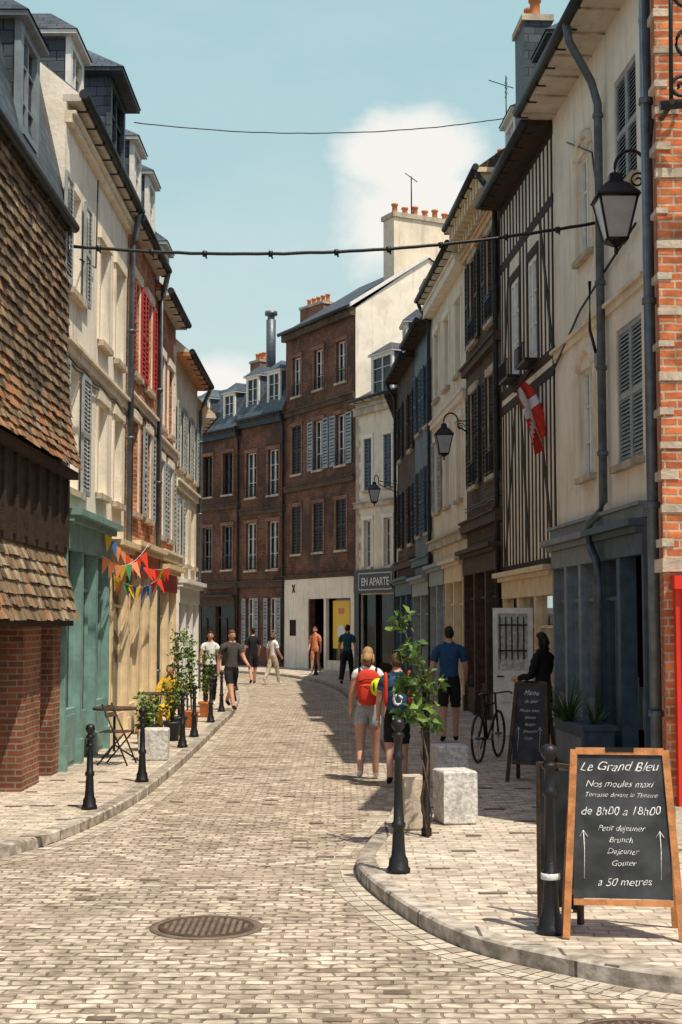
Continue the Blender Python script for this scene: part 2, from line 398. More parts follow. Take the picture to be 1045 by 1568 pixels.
# ================================================================ GROUND
def cat(pts,n=8):
    out=[]
    for i in range(len(pts)-1):
        p0=V(pts[max(i-1,0)]);p1=V(pts[i]);p2=V(pts[i+1]);p3=V(pts[min(i+2,len(pts)-1)])
        for k in range(n):
            t=k/n
            out.append(.5*((2*p1)+(-p0+p2)*t+(2*p0-5*p1+4*p2-p3)*t*t+(-p0+3*p1-3*p2+p3)*t**3))
    out.append(V(pts[-1])); return out
g=MB(); g.poly([(-600,-600,-.02),(600,-600,-.02),(600,900,-.02),(-600,900,-.02)],'ground'); g.done('ground')
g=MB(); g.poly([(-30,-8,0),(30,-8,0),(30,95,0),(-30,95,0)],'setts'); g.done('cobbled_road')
SM=[gen('gutter_stone_a',(.50,.43,.34),.85,.35,8,.3,30),gen('gutter_stone_b',(.40,.33,.25),.85,.35,8,.3,30),gen('gutter_stone_c',(.56,.48,.38),.85,.35,8,.3,30)]
def sidewalk(name,pts,xo,right):
    k=cat(pts); N=len(k); root=empty(name,(k[0].x,k[0].y,0))
    sg=1 if right else -1
    inn=[]
    for i in range(N):
        d=(k[min(i+1,N-1)]-k[max(i-1,0)]).normalized(); nn=V((d.y,-d.x))*sg; inn.append(k[i]+nn*.16)
    m=MB(); H=.11
    for i in range(N-1):
        a,b,c,d=k[i],k[i+1],inn[i+1],inn[i]
        m.poly([(a.x,a.y,0),(b.x,b.y,0),(b.x,b.y,H-.015),(a.x,a.y,H-.015)],'kerb')
        ai=a.lerp(d,.12);bi=b.lerp(c,.12)
        m.poly([(a.x,a.y,H-.015),(b.x,b.y,H-.015),(bi.x,bi.y,H),(ai.x,ai.y,H)],'kerb')
        m.poly([(ai.x,ai.y,H),(bi.x,bi.y,H),(c.x,c.y,H),(d.x,d.y,H)],'kerb')
    m.done('kerb_stones',root)
    m=MB()
    for i in range(N-1):
        a,b=inn[i],inn[i+1]
        m.poly([(a.x,a.y,H-.004),(b.x,b.y,H-.004),(xo,b.y if i<N-2 else b.y+.01,H-.004),(xo,a.y,H-.004)],'settswalk')
    m.done('paving',root)
    m=MB()
    for row,(o0,o1) in enumerate(((.015,.13),(.14,.255))):
        for i in range(N-1):
            a,b=k[i],k[i+1]; d=(b-a); L=d.length; d=d/L; nn=V((d.y,-d.x))*-sg; n=max(1,round(L/.2))
            for j in range(n):
                p=a+d*(L*j/n+.008); q=a+d*(L*(j+1)/n-.008)
                m.poly([(*(p+nn*o0),.004),(*(q+nn*o0),.004),(*(q+nn*o1),.004),(*(p+nn*o1),.004)],R.choice(SM))
    m.done('gutter_setts',root)
    return root,k
rk=[(7,7.35),(3,7.9),(1.97,8.2),(1.31,8.7),(.77,9.4),(.38,10.6),(.13,12.1),(.3,13.6),(.55,15.5),(.75,19),(.7,24),(.5,30),(.25,38),(-.2,45),(-1.1,51),(-3.0,57),(-7,62),(-14,66)]
lk=[(-8,10.2),(-4.6,11.4),(-3.07,12.8),(-2.46,15.7),(-2.33,20.2),(-2.4,28),(-2.5,34),(-3.0,42),(-3.9,49),(-7,55),(-14,59)]
sidewalk('pavement',rk,9,True)
sidewalk('pavement',lk,-14.2,False)
m=MB()
def dark(x,y,z=.1115):
    w=R.uniform(.06,.14);h=R.uniform(.03,.05); m.poly([(x-w,y-h,z),(x+w,y-h,z),(x+w,y+h,z),(x-w,y+h,z)],'settdark')
for i in range(9):
    for j in range(12):
        x=.85+j*.42+R.uniform(-.08,.08)+(i%2)*.2; y=9.8+i*.95+R.uniform(-.1,.1)
        if y>10+max(0,(1.5-x)*1.3) and R.random()<.6 : dark(x,y)
for i in range(16):
    for j in range(3):
        if R.random()<.6: dark(-2.85-j*.38+R.uniform(-.06,.06),13.6+i*1.1+R.uniform(-.2,.2))
m.done('dark_paving_setts')
# scattered dark / repaired setts in the carriageway
m=MB()
for i in range(260):
    x=R.uniform(-3.2,1.6);y=R.uniform(7.2,30); 
    kx=-2.5 if y>15 else -2.5-(15-y)*.35
    if x<kx+.35 or (y>7.8 and x>(.1 if y>9.8 else .5)) : continue
    m.poly([(x,y,.0045),(x+.155,y,.0045),(x+.155,y+.085,.0045),(x,y+.085,.0045)],R.choice(['settdark',SM[1],SM[1],SM[2]]))
m.done('repaired_road_setts')
def manhole(x,y,r):
    m=MB(); root=empty('manhole_cover',(x,y,0))
    m.lathe((x,y,0),[(r+.06,.001),(r+.06,.006),(r+.01,.008),(r+.005,.004)],'settdark',32)
    m.lathe((x,y,0),[(r,.0),(r,.011),(r-.03,.012),(r-.035,.009),(0.02,.009)],'woodbr',32)
    for i in range(-6,7):
        for j in range(-6,7):
            a,b=i*r/7.2,j*r/7.2
            if a*a+b*b<(r*.85)**2: m.hexa([(x+a-.014,y+b-.014,.008),(x+a+.014,y+b-.014,.008),(x+a+.014,y+b+.014,.008),(x+a-.014,y+b+.014,.008)]+[(x+a-.01,y+b-.01,.016),(x+a+.01,y+b-.01,.016),(x+a+.01,y+b+.01,.016),(x+a-.01,y+b+.01,.016)],'settdark')
    m.done('cover',root)
manhole(-.93,10.0,.33); manhole(1.5,7.38,.3)

# ================================================================ LEFT SIDE
F=LF(11.5,19.2); b=Bld('tile_hung_house',F,7.5,6,'woodbr'); P=F.P;L=F.L
q=b.p('hung_tiles')
TM=[gen('clay_tile_a',(.20,.14,.082),.85,.45,5,.4,30),gen('clay_tile_b',(.27,.185,.105),.85,.45,5,.4,30),gen('clay_tile_c',(.12,.085,.056),.85,.45,5,.4,30),gen('clay_tile_d',(.38,.18,.085),.85,.45,5,.4,30),gen('clay_tile_e',(.38,.30,.20),.85,.45,5,.4,30)]
def tiles_var(q,prof,L0,L1,wts):
    for (n0,z0),(n1,z1) in zip(prof[:-1],prof[1:]):
        ln=math.hypot(n1-n0,z1-z0); k=max(1,round(ln/.14))
        for i in range(k):
            a=i/k;c=(i+1)/k
            na,za=n0+(n1-n0)*a,z0+(z1-z0)*a; nb,zb=n0+(n1-n0)*c,z0+(z1-z0)*c
            x=L0-(.1 if i%2 else 0)
            while x<L1:
                w=.19; x0=max(L0,x);x1=min(L1,x+w-.008); j=R.uniform(0,.025);dz=R.uniform(-.016,.016)
                mt=R.choices(TM,wts)[0]
                if x1>x0: q.hexa([P(x0,na+.005,za+dz),P(x1,na+.005,za+dz),P(x1,na+.035+j,za-.02+dz),P(x0,na+.035+j,za-.02+dz),P(x0,nb-.01,zb),P(x1,nb-.01,zb),P(x1,nb+.012,zb),P(x0,nb+.012,zb)],mt)
                x+=w
tiles_var(q,[(.10,4.9),(.05,5.6),(.03,7.45)],0,L,(4,3,3,.3,.3))
tiles_var(q,[(.27,4.15),(.17,4.5),(.10,4.9)],0,L,(2,3,1,4,.5))
tiles_var(q,[(.26,2.15),(.05,3.02)],0,L-.1,(3,3,1,.8,2.5))
s_=b.p('timber'); s_.box(F,0,L,-.0,.24,4.02,4.12,'timber'); s_.box(F,0,L,0,.1,3.02,4.02,'timber')
x=.3
while x<L: s_.box(F,x,x+.12,.1,.14,3.1,4.0,'timber'); x+=.6
s_.box(F,0,L-.1,0,.22,2.05,2.12,'timber')
b.ops.append((0.3,L-2.2,0,2.05,.3)); b.ops.append((L-1.25,L-.45,0,2.05,.3))
b.p('dark_opening').box(F,.2,L-.3,-1.6,-1.55,0,2.1,'inside')
bp=b.p('brick_piers')
for x0,x1 in ((L-2.25,L-1.25),(L-.5,L),(0,.35)): bp.box(F,x0,x1,-.25,.03,0,2.05,'brick')
b.roof(over=.10,rise=.6,run=3,steep=(-.40,9.7),soff='timber')
b.dormer(5.4,1.0,7.9,1.35,n0=-.02,frame='greyblue',rr=.5,back=1)
b.dormer(3.2,1.0,7.9,1.35,n0=-.02,frame='greyblue',rr=.5,back=1)
b.chimney(4.2,.7,-3.2,.5,9.5,11.3,2)
b.finish()
F=LF(19.2,24.9); b=Bld('plaster_house',F,9.4,6,'plaster2')
b.win(.75,3.95,.95,1.75,shut='shut',sw=.62,slat=.06)
b.win(3.2,4.1,.8,1.45,bars=(1,2),surround='plaster')
b.win(4.75,4.1,.8,1.45,bars=(1,2),surround='plaster')
b.win(.75,6.75,.9,1.5,shut='shut',sw=.5,slat=.06)
b.win(3.2,6.5,.8,1.6,surround='plaster')
b.win(4.75,6.5,.8,1.6,surround='plaster')
b.belt(5.82,.14,.06,'plaster'); b.wires(5.7); b.belt(9.0,.12,.08,'plaster')
b.shop(0,3.6,3.55,'green',3,door=1,riser=.8)
b.shop(3.75,5.65,3.35,'cream',1,fm='plaster3')
b.roof(over=.2,rise=2.6)
b.dormer(4.3,1.5,9.5,1.55,n0=.0,back=3,mat='slateblue',frame='slate',rr=.75,hip=.7,over=.25)
b.dormer(1.4,1.0,9.5,1.1,n0=-.15,back=2,frame='white')
b.pipe(5.6,2.6,9.3,'zinc',.055,top=.22)
b.p('cable').tube([b.F.P(.05,.03,4.0),b.F.P(.06,.05,6.2),b.F.P(.1,.04,7.2)],.018,'black',6)
b.p('cable').tube([b.F.P(.9,.05,7.3),b.F.P(2.2,.05,7.5),b.F.P(2.3,.05,8.9)],.012,'black',6)
b.finish()
F=LF(24.9,28.8); b=Bld('red_shutter_house',F,9.3,6,'brickor')
for c in (1.1,2.8):
    b.win(c,6.65,.8,1.75,shut='redshut',surround='plaster',slat=.09,sw=.42); b.win(c,4.1,.8,1.7,shut='shut' if c>2 else None,surround='plaster',slat=.09,sw=.4)
b.belt(6.05,.12,.06,'plaster'); b.wires(5.95)
b.shop(.05,3.85,3.45,'cream',3,door=1,fm='pots')
b.roof(over=.22,rise=2.8)
b.dormer(.9,.95,9.4,1.45,n0=-.0,back=2.4,mat='slateblue',rr=.4); b.dormer(2.9,.95,9.4,1.45,n0=-.0,back=2.4,mat='slateblue',rr=.4)
b.pipe(3.85,.3,9.2,'zinc',.055,top=.25)
b.finish()
F=LF(28.8,32.3); b=Bld('corniced_brick_house',F,8.9,6,'brickor')
for c in (.9,2.5):
    b.win(c,6.2,.75,1.5,surround='plaster2',slat=.1); b.win(c,3.9,.75,1.6,shut='shut',surround='plaster2',slat=.1,sw=.38)
b.belt(5.75,.14,.08,'plaster'); b.quoin(0,.4,0,8.4,'plaster2'); b.quoin(3.5,.4,0,8.4,'plaster2'); b.belt(3.4,.14,.2,'plaster')
b.shop(.3,3.2,3.2,'cream',2,door=1,fm='redshut'); b.roof(over=.26,rise=3,gut='darkzinc'); b.dormer(1.8,1,8.9,1.3,n0=-.05,back=2)
b.finish()
F=LF(32.3,37.3); b=Bld('eaves_plaster_house',F,8.3,6,'plaster')
for c in (.9,2.5,4.1):
    b.win(c,5.7,.8,1.5,shut='shut',slat=.1,sw=.36); b.win(c,3.5,.8,1.5,shut='shut' if c<2 else None,slat=.1,sw=.36)
b.belt(5.2,.14,.08,'plaster'); b.shop(.2,4.8,3.0,'white',3,door=1,fm='white'); b.roof(over=.34,rise=3,soff='oak'); b.chimney(.4,.7,-2.5,.6,9.8,12,2)
b.pipe(4.9,.3,8.2,'zinc',.05,top=.34)
b.finish()
F=Fr((-3.8,37.35),(-5.6,46),(0,42)); b=Bld('corner_house',F,7.6,6,'plaster3')
for c in (1,3,5,7):
    b.win(c,5.4,.8,1.4); b.win(c,3.3,.8,1.4)
b.shop(.2,6,2.9,'woodbr',4,door=1); b.roof(over=.5,rise=3); b.finish()
F=Fr((-5.65,46.2),(-12,58),(0,55)); b=Bld('slate_roof_house',F,7.2,7,'plaster3')
for c in (1,3,5,7,9): b.win(c,5,.8,1.4); b.win(c,2.9,.8,1.4)
b.roof(over=.5,rise=3); b.finish()

# ================================================================ END HOUSES
tow=(-3,45)
F=Fr((-10.6,74.9),(-4.75,66.95),tow); b=Bld('mansard_brick_house',F,11.3,7,'brickfar'); L=F.L
for c in (L-1.15,L-3.0,L-4.9,L-6.8):
    b.win(c,8.2,.85,2.0,frame='darkshut',surround='brick',shut='darkshut' if c<L-3 else None,slat=.15,sw=.4); b.win(c,4.6,.85,2.1,frame='greyblue',surround='brick',slat=.15,balcony=True)
b.belt(7.5,.2,.1,'brickdk'); b.belt(3.7,.25,.12,'brickdk'); b.belt(10.9,.25,.2,'darkzinc')
b.shop(.5,L-.3,3.3,'woodbr',5,door=2)
b.roof(over=.25,rise=.7,run=3.5,steep=(-.9,13.6),mat='slateblue',soff='brickdk')
for c in (L-1.2,L-3.6): b.dormer(c,1.0,11.6,1.5,n0=-.1,back=1.2,mat='slateblue')
b.chimney(L-3.2,.9,-3.2,.7,13.5,15.2,3,'brick')
b.pipe(L-.08,.3,11.2,'darkzinc',.06,top=.3)
b.finish()
F=Fr((-4.75,66.95),(-2.5,63.9),tow); b=Bld('mansard_brick_house',F,11.6,7,'brickfar'); L=F.L
for c in (.95,2.8):
    b.win(c,7.9,.85,2.1,surround='brick',slat=.15,balcony=True); b.win(c,4.5,.85,2.2,surround='brick',balcony=True)
    b.win(c,1.0,.7,2.2,shut='shut',slat=.15,sw=.3)
b.belt(7.1,.2,.1,'brickdk'); b.belt(3.7,.25,.12,'brickdk'); b.belt(11.2,.25,.2,'darkzinc')
b.roof(over=.25,rise=.6,run=3.5,steep=(-.8,14.0),mat='slateblue',soff='brickdk')
for c in (.95,2.75): b.dormer(c,1.05,11.9,1.7,n0=-.05,back=1.3,mat='slateblue')
b.chimney(2.4,1.9,-2.8,.8,14,17.0,5,'brick')
b.p('metal_flue').lathe(F.P(.75,-1.2,13.6),[(.23,0),(.23,2.9),(.17,2.92),(.17,3.1),(.3,3.12),(.3,3.3),(.1,3.32)],'zinc',14)
b.pipe(L-.08,.3,11.5,'darkzinc',.06,top=.3)
b.finish()
F=Fr((-2.5,63.9),(.6,58.0),tow); b=Bld('tall_brick_house',F,15.1,8,'brickfar'); L=F.L
for i,c in enumerate((1.15,3.3,5.4)):
    b.win(c,12.15,.85,1.75,surround='brick',balcony=True)
    b.win(c,8.65,.9,2.15,shut='darkshut' if i==0 else 'shut',closed=(i==0),surround='brick',slat=.14,sw=.5,balcony=i>0)
    b.win(c,5.1,.9,2.1,shut='darkshut',closed=True,surround='brick',slat=.14)
b.belt(7.9,.2,.12,'brickdk'); b.belt(11.3,.2,.12,'brickdk'); b.belt(14.75,.3,.25,'brickdk'); b.belt(4.0,.12,.1,'brickdk')
q=b.p('cream_ground_floor'); b.ops.append((2.4,6.3,0,3.1,.3))
q.box(F,0,2.4,.0,.05,0,3.98,'plaster2'); q.box(F,6.3,L,.0,.05,0,3.98,'plaster2'); q.box(F,2.4,6.3,.0,.05,3.1,3.98,'plaster2')
q.box(F,3.9,4.1,-.1,.05,0,3.1,'plaster2')
q.box(F,2.4,6.3,-1.4,-1.35,0,3.2,'inside'); q.poly([F.P(4.1,-.2,.3),F.P(6.3,-.2,.3),F.P(6.3,-.2,3.1),F.P(4.1,-.2,3.1)],'glass'); q.box(F,4.1,6.3,-.2,.0,0,.5,'plaster2')
q.box(F,.6,1.2,.05,.07,1.5,2.2,'inside'); 
for a_ in (-1,1): q.tube([F.P(1.0-.13*a_,.08,3.4),F.P(1.0+.13*a_,.08,3.75)],.025,'black',4)
b.p('poster').box(F,4.4,5.9,-.15,-.13,1.0,3.0,'yellow'); 
pm=b.p('poster'); pm.poly([F.P(5.15+.35*math.cos(t),-.12,1.7+.3*math.sin(t)) for t in [i*math.pi/6 for i in range(12)]],'whitecloth'); pm.box(F,4.9,5.4,-.125,-.115,2.45,2.68,'orangecloth')
D=b.D;P=F.P; H=15.1; run=3.5; rise=2.5
r=b.p('roof'); r.poly([P(-.1,.3,H),P(L+.1,.3,H),P(L+.1,-run,H+rise),P(.5,-run,H+rise)],'slate'); r.poly([P(-.1,.3,H),P(.5,-run,H+rise),P(-.1,-D,H)],'slate')
r.poly([P(-.1,-D,H),P(L+.1,-D,H),P(L+.1,-run,H+rise),P(.5,-run,H+rise)],'slate')
b.p('gutter').tube([P(-.1,.34,H),P(L,.34,H)],.09,'darkzinc',8)
w=b.p('gable_walls'); w.poly([P(L,0,0),P(L,0,H-.02),P(L,-run,H+rise-.02),P(L,-D,H-.02),P(L,-D,0)],'plaster2'); w.poly([P(0,0,0),P(0,0,H),P(0,-D,H),P(0,-D,0)],'brickfar')
w.hexa([P(L,.3,H-.02),P(L+.12,.3,H-.02),P(L+.12,-run,H+rise-.02),P(L,-run,H+rise-.02),P(L,.3,H+.14),P(L+.12,.3,H+.14),P(L+.12,-run,H+rise+.14),P(L,-run,H+rise+.14)],'white')
q=b.p('chimney'); q.box(F,L-1.0,L-.1,-5.0,-1.9,H+.4,19.2,'plaster'); q.box(F,L-1.08,L-.02,-5.08,-1.82,19.2,19.4,'stone')
for i in range(6): q.lathe(P(L-.55,-4.7+i*.5,19.4),[(.15,0),(.12,.1),(.11,.3+.1*(i%2)),(.15,.32+.1*(i%2)),(.15,.4+.1*(i%2))],'pots',10)
q.tube([P(L-.5,-3,19.4),P(L-.5,-3,21.2)],.03,'black',5); q.tube([P(L-.5,-3.3,21),P(L-.5,-2.7,21.3)],.02,'black',5)
b.finish()
F=Fr((.62,57.96),(2.3,54.8),(-3,45)); b=Bld('white_stone_house',F,11.1,6,'plaster'); L=F.L
for c in (1.0,2.6):
    b.win(c,7.4,.62,2.1,shut='blueshut',closed=True,surround='plaster2',slat=.14)
    b.win(c,4.3,.62,1.9,surround='plaster2')
b.belt(6.7,.2,.12,'stone'); b.belt(10.5,.25,.15,'stone')
b.quoin(0,.35,4.1,10.4,'stone')
q=b.p('black_shopfront'); b.ops.append((.4,3.2,0,3.2,.1)); q.box(F,0,L,.0,.12,3.25,4.2,'black'); q.box(F,0,.4,0,.1,0,3.25,'black'); q.box(F,3.2,L,0,.1,0,3.25,'black'); q.box(F,.4,3.2,-1.5,-1.45,0,3.3,'inside'); q.poly([F.P(.4,-.1,.5),F.P(3.2,-.1,.5),F.P(3.2,-.1,3.2),F.P(.4,-.1,3.2)],'glass')
q.box(F,1.6,1.7,-.15,.05,0,3.2,'black')
for (x0,x1,z0,z1) in ((.45,3.1,3.38,3.41),(.45,3.1,4.03,4.06),(.45,.48,3.41,4.03),(3.07,3.1,3.41,4.03)): q.box(F,x0,x1,.12,.14,z0,z1,'chalk')
b.roof(over=.3,rise=1.8,run=3); b.dormer(2.0,1.7,11.2,1.6,n0=-.1,back=2.5,rr=.45,frame='white')
def text(body,parent,loc,size,t,n,mat='chalk',name='lettering',up=V((0,0,1)),shear=0,bold=0,wob=0,tilt=0):
    cu=bpy.data.curves.new(name,'FONT'); cu.body=body; cu.size=size; cu.align_x='CENTER'; cu.extrude=.001; cu.shear=shear; cu.offset=bold
    o=col(bpy.data.objects.new(name,cu)); dg=bpy.context.evaluated_depsgraph_get(); dg.update()
    me=bpy.data.meshes.new_from_object(o.evaluated_get(dg)); bpy.data.objects.remove(o)
    me.materials.clear(); me.materials.append(M[mat])
    if wob:
        ph=R.uniform(0,9)
        for v in me.vertices:
            x,y=v.co.x/size,v.co.y/size
            v.co.y+=size*(wob*math.sin(x*3.1+ph)+wob*.6*math.sin(x*7.7+ph*2)+wob*.4*math.sin(y*13+x*4))+tilt*v.co.x
            v.co.x+=size*wob*(math.sin(x*5.3+y*5+ph)+.5*math.sin(y*11+x*9))
    o=col(bpy.data.objects.new(name,me)); y=up.normalized(); x=t.normalized(); z=x.cross(y)
    mat_=Matrix((x,y,z)).transposed().to_4x4(); mat_.translation=V(loc)-parent.location
    o.parent=parent; o.matrix_local=mat_; return o
text('EN APARTE',b.root,F.P(1.78,.135,3.56),.44,F.t if F.t.cross(V((0,0,1))).dot(F.n)>0 else -F.t,F.n,bold=.008)
b.finish()

# ================================================================ RIGHT SIDE
r=empty('corner_brick_house',(5.4,14.5,0)); F=Fr((2.95,13.0),(8,13.0),(3,5)); P=F.P
FK=Fr((2.95,13.0),(3.88,17.55),(0,15)); Q=FK.P; Hn=8.9
m=MB(); m.poly([P(0,0,0),P(F.L,0,0),P(F.L,0,Hn),P(0,0,Hn)],'brickor'); m.poly([Q(0,0,0),Q(FK.L,0,0),Q(FK.L,0,Hn),Q(0,0,Hn)],'brickor')
m.poly([P(F.L,0,0),V((8,17.55,0)),V((8,17.55,Hn)),P(F.L,0,Hn)],'brickor'); m.poly([Q(FK.L,0,0),V((8,17.55,0)),V((8,17.55,Hn)),Q(FK.L,0,Hn)],'brickor'); m.done('walls',r)
m=MB(); m.poly([P(-.1,.15,Hn),P(F.L,.15,Hn),V((8,17.6,Hn+.8)),Q(FK.L,.1,Hn+.8)],'slate'); m.box(F,-.1,F.L,0,.15,Hn-.15,Hn-.01,'stone'); m.done('roof',r)
m=MB()
for i in range(20):
    z=2.8+i*.31+R.uniform(-.04,.04)
    if i%2: m.box(F,-.012,R.uniform(.2,.34),-.05,.012,z,z+R.uniform(.05,.09),'stone'); 
    else: m.box(F,-.012,R.uniform(.08,.16),-.25,.012,z,z+R.uniform(.05,.09),'stone')
m.box(F,-.02,.6,-.3,.05,2.56,2.68,'stone'); m.done('stone_bands',r)
m=MB(); m.box(F,.08,5,.0,.1,.45,2.5,'redpaint'); m.box(F,.14,.18,.1,.13,.5,2.45,'redpaint'); m.box(F,.28,.32,.1,.12,.5,2.45,'redpaint'); m.box(F,.06,5,.0,.16,2.4,2.52,'redpaint'); m.box(F,.04,5,0,.12,.1,.45,'stone'); m.done('red_shopfront',r)
def spiral(q,c,r,turn,t,a0,mat='black',rad=.018,flip=1):
    pts=[]
    for i in range(int(turn*16)+1):
        an=a0+flip*i/16*2*math.pi; rr=r*(1-i/(turn*16)*.8); pts.append(c+t*(math.cos(an)*rr)+V((0,0,math.sin(an)*rr)))
    q.tube(pts,rad,mat,6)
q=MB(); T=V((1,0,0))
for c,r_,a in ((V((3.2,12.6,7.35)),.19,0),(V((3.25,12.6,7.9)),.25,math.pi),(V((3.1,12.6,6.95)),.12,0)): spiral(q,c,r_,1.6,T,a)
q.tube([V((2.9,12.6,6.78)),V((3.6,12.6,6.84))],.045,'black',8); q.tube([V((3.0,12.98,6.8)),V((3.0,12.55,6.8))],.03,'black',6)
q.tube([V((3.0,12.6,6.8)),V((3.02,12.6,8.4))],.02,'black',6); q.done('iron_bracket',r)
q=MB(); q.tube([Q(.7,.08,Hn),Q(.7,.08,.3)],.055,'zinc',10)
for z in (1.2,3.2,5.2,7.2): q.tube([Q(.7,.08,z),Q(.7,.08,z+.06)],.072,'zinc',10)
q.tube([Q(.3,.03,6.9),Q(1.2,.05,6.8),Q(2.4,.04,6.95),Q(4.4,.04,7.1)],.02,'black',5); q.tube([Q(.3,.05,6.95),Q(1.2,.07,6.9),Q(2.4,.06,7.0),Q(4.4,.06,7.2)],.014,'black',5)
q.done('downpipe_and_cables',r)
F=RF(17.6,23.0); b=Bld('white_plaster_house',F,10.5,6,'plaster2'); L=F.L
b.win(3.25,4.25,.8,1.6,surround='plaster',arch=True,bars=(1,2),dep=.1); b.win(3.25,7.55,.8,1.55,surround='plaster',arch=True,dep=.1)
b.win(.95,4.2,1.25,1.85,shut='shut',closed=True,slat=.055,dep=.06); b.win(.95,7.9,1.1,1.6,shut='shut',closed=True,slat=.055,dep=.06)
b.belt(3.4,.16,.12,'greyblue'); b.belt(6.35,.1,.05,'plaster')
b.shop(0.05,2.5,3.3,'blueshut',2,door=0,open_=0,fascia=.35); b.shop(2.55,L-.05,3.3,'greyblue',3,door=None,riser=.9,fascia=.35)
b.roof(over=.55,rise=2.4,gtube=.085)
for i in range(7): b.p('soffit').box(F,.3+i*.8,.33+i*.8,.0,.54,10.37,10.399,'stone')
q=b.p('downpipe')
q.tube([F.P(1.75,.6,10.5),F.P(1.78,.55,10.2),F.P(1.95,.2,9.7),F.P(2.0,.1,9.4),F.P(2.0,.1,3.75),F.P(2.1,.14,3.6),F.P(2.3,.22,3.5),F.P(2.35,.24,3.35),F.P(2.3,.22,3.15),F.P(2.05,.2,2.95),F.P(2.0,.2,2.7),F.P(2.0,.2,.4)],.06,'zinc',10)
for z in (4.4,5.6,6.8,8.0,9.2): q.tube([F.P(2.0,.1,z),F.P(2.0,.1,z+.06)],.078,'zinc',10)
q=b.p('cables')
q.tube([F.P(5.3,.05,6.2),F.P(3.4,.06,6.75),F.P(2.2,.05,6.95),F.P(0.3,.06,7.2)],.018,'black',5)
q.tube([F.P(2.2,.05,6.95),F.P(2.2,.05,7.9),F.P(2.6,.04,8.9),F.P(4.2,.04,9.6)],.014,'black',5)
q.tube([F.P(5.35,.05,6.3),F.P(5.3,.05,9.9)],.012,'black',5); q.tube([F.P(5.3,.05,6.3),F.P(5.25,.05,3.6)],.012,'black',5)
q.tube([F.P(2.2,.2,6.9),F.P(2.15,.22,6.2),F.P(2.3,.1,5.9)],.025,'black',6); q.box(F,2.25,2.4,0,.1,5.7,5.95,'greyblue')
b.finish()
F=RF(23.0,27.9); b=Bld('half_timbered_house',F,10.4,6,'plaster2'); L=F.L; P=F.P
b.win(1.75,6.75,.75,1.75,frame='white',sill=None,dep=.05); b.win(3.4,6.75,.75,1.75,frame='white',sill=None,dep=.05)
q=b.p('timber_framing')
for z in (3.0,6.15,6.45,9.0,10.15): q.box(F,0,L,0,.018,z,z+.17,'timber')
def brace(a,b_,z0,z1,w=.12):
    q.hexa([P(a,.0,z0),P(a+w,.0,z0),P(a+w,.012,z0),P(a,.012,z0),P(b_,.0,z1),P(b_+w,.0,z1),P(b_+w,.012,z1),P(b_,.012,z1)],'timber')
x=.05
while x<L-.1:
    inw=(1.2<x<2.2 or 2.85<x<3.85); w_=R.uniform(.085,.12); tl=R.uniform(-.03,.03)
    brace(x,x+tl,3.17,6.15,w_)
    if not inw: brace(x,x+tl,6.62,9.0,w_)
    brace(x,x+tl*.5,9.17,10.15,w_)
    x+=.31
for (a,b_,z0,z1) in ((.1,1.0,6.63,8.98),(4.6,3.95,6.63,8.98),(.2,1.4,3.18,6.14),(4.6,3.4,3.18,6.14),(2.2,2.9,3.18,6.14)):
    q.hexa([P(a,.0,z0),P(a+.14,.0,z0),P(a+.14,.016,z0),P(a,.016,z0),P(b_,.0,z1),P(b_+.14,.0,z1),P(b_+.14,.016,z1),P(b_,.016,z1)],'timber')
for x0 in (1.22,2.87): q.box(F,x0,x0+.12,0,.02,6.62,8.7,'timber'); q.box(F,x0+.94,x0+1.06,0,.02,6.62,8.7,'timber'); q.box(F,x0,x0+1.06,0,.022,8.53,8.7,'timber'); 
q=b.p('flower_boxes')
for c in (1.75,3.4):
    q.box(F,c-.45,c+.45,.03,.25,6.6,6.66,'black')
    for k in range(9): q.tube([P(c-.45+k*.1125,.25,6.62),P(c-.45+k*.1125,.25,6.95)],.008,'black',4)
    q.tube([P(c-.45,.25,6.95),P(c+.45,.25,6.95)],.012,'black',5)
b.shop(.1,L-.1,2.95,'cream',3,door=1,fascia=.4,proud=.04)
b.roof(over=.4,rise=2.6,soff='timber',gtube=.085)
b.dormer(1.4,1.1,10.7,1.5,n0=-.2,back=2.4,frame='slate',rr=.5); b.dormer(4.2,1.0,10.6,1.3,n0=-.1,back=2.4,frame='white',rr=.4)
b.chimney(3.0,.9,-.3,.5,10.8,13.2,2,'slate')
q=b.p('antenna'); q.tube([P(4.7,-.1,11),P(4.7,-.1,13.0)],.014,'black',5)
for k in range(4): q.tube([P(4.55,-.1,12.9-k*.1),P(4.85,-.1,12.9-k*.1)],.007,'black',4)
q.tube([P(4.7,-.25,12.75),P(4.7,.25,12.9)],.01,'black',4)
b.finish()
F=RF(27.9,32.5); b=Bld('dark_brick_house',F,11.2,6,'brickdk'); L=F.L;P=F.P
for c in (1.1,3.4):
    for z,h in ((8.3,1.9),(5.1,2.1)): b.win(c,z,.85,h,frame='woodbr',shut='darkshut',slat=.1,surround='stone',sw=.42,balcony=True)
b.belt(4.1,.2,.16,'woodbr'); b.belt(7.7,.15,.12,'woodbr'); b.wires(4.6)
b.shop(.1,L-.1,3.6,'woodbr',3,door=1)
b.roof(over=.45,rise=2.5,soff='cream')
x=.1
while x<L-.1: b.p('modillions').box(F,x,x+.14,0,.4,10.8,11.095,'cream'); b.p('modillions').box(F,x,x+.14,0,.2,10.6,10.8,'cream'); x+=.38
b.belt(10.35,.12,.1,'plaster3')
b.chimney(.6,.8,-1.1,.6,11.6,12.9,2,'brick'); b.pipe(.1,.3,11.1,'darkzinc',.055,top=.45)
b.finish()
F=RF(32.5,38.6); b=Bld('cream_plaster_house',F,10.9,6,'plaster'); L=F.L
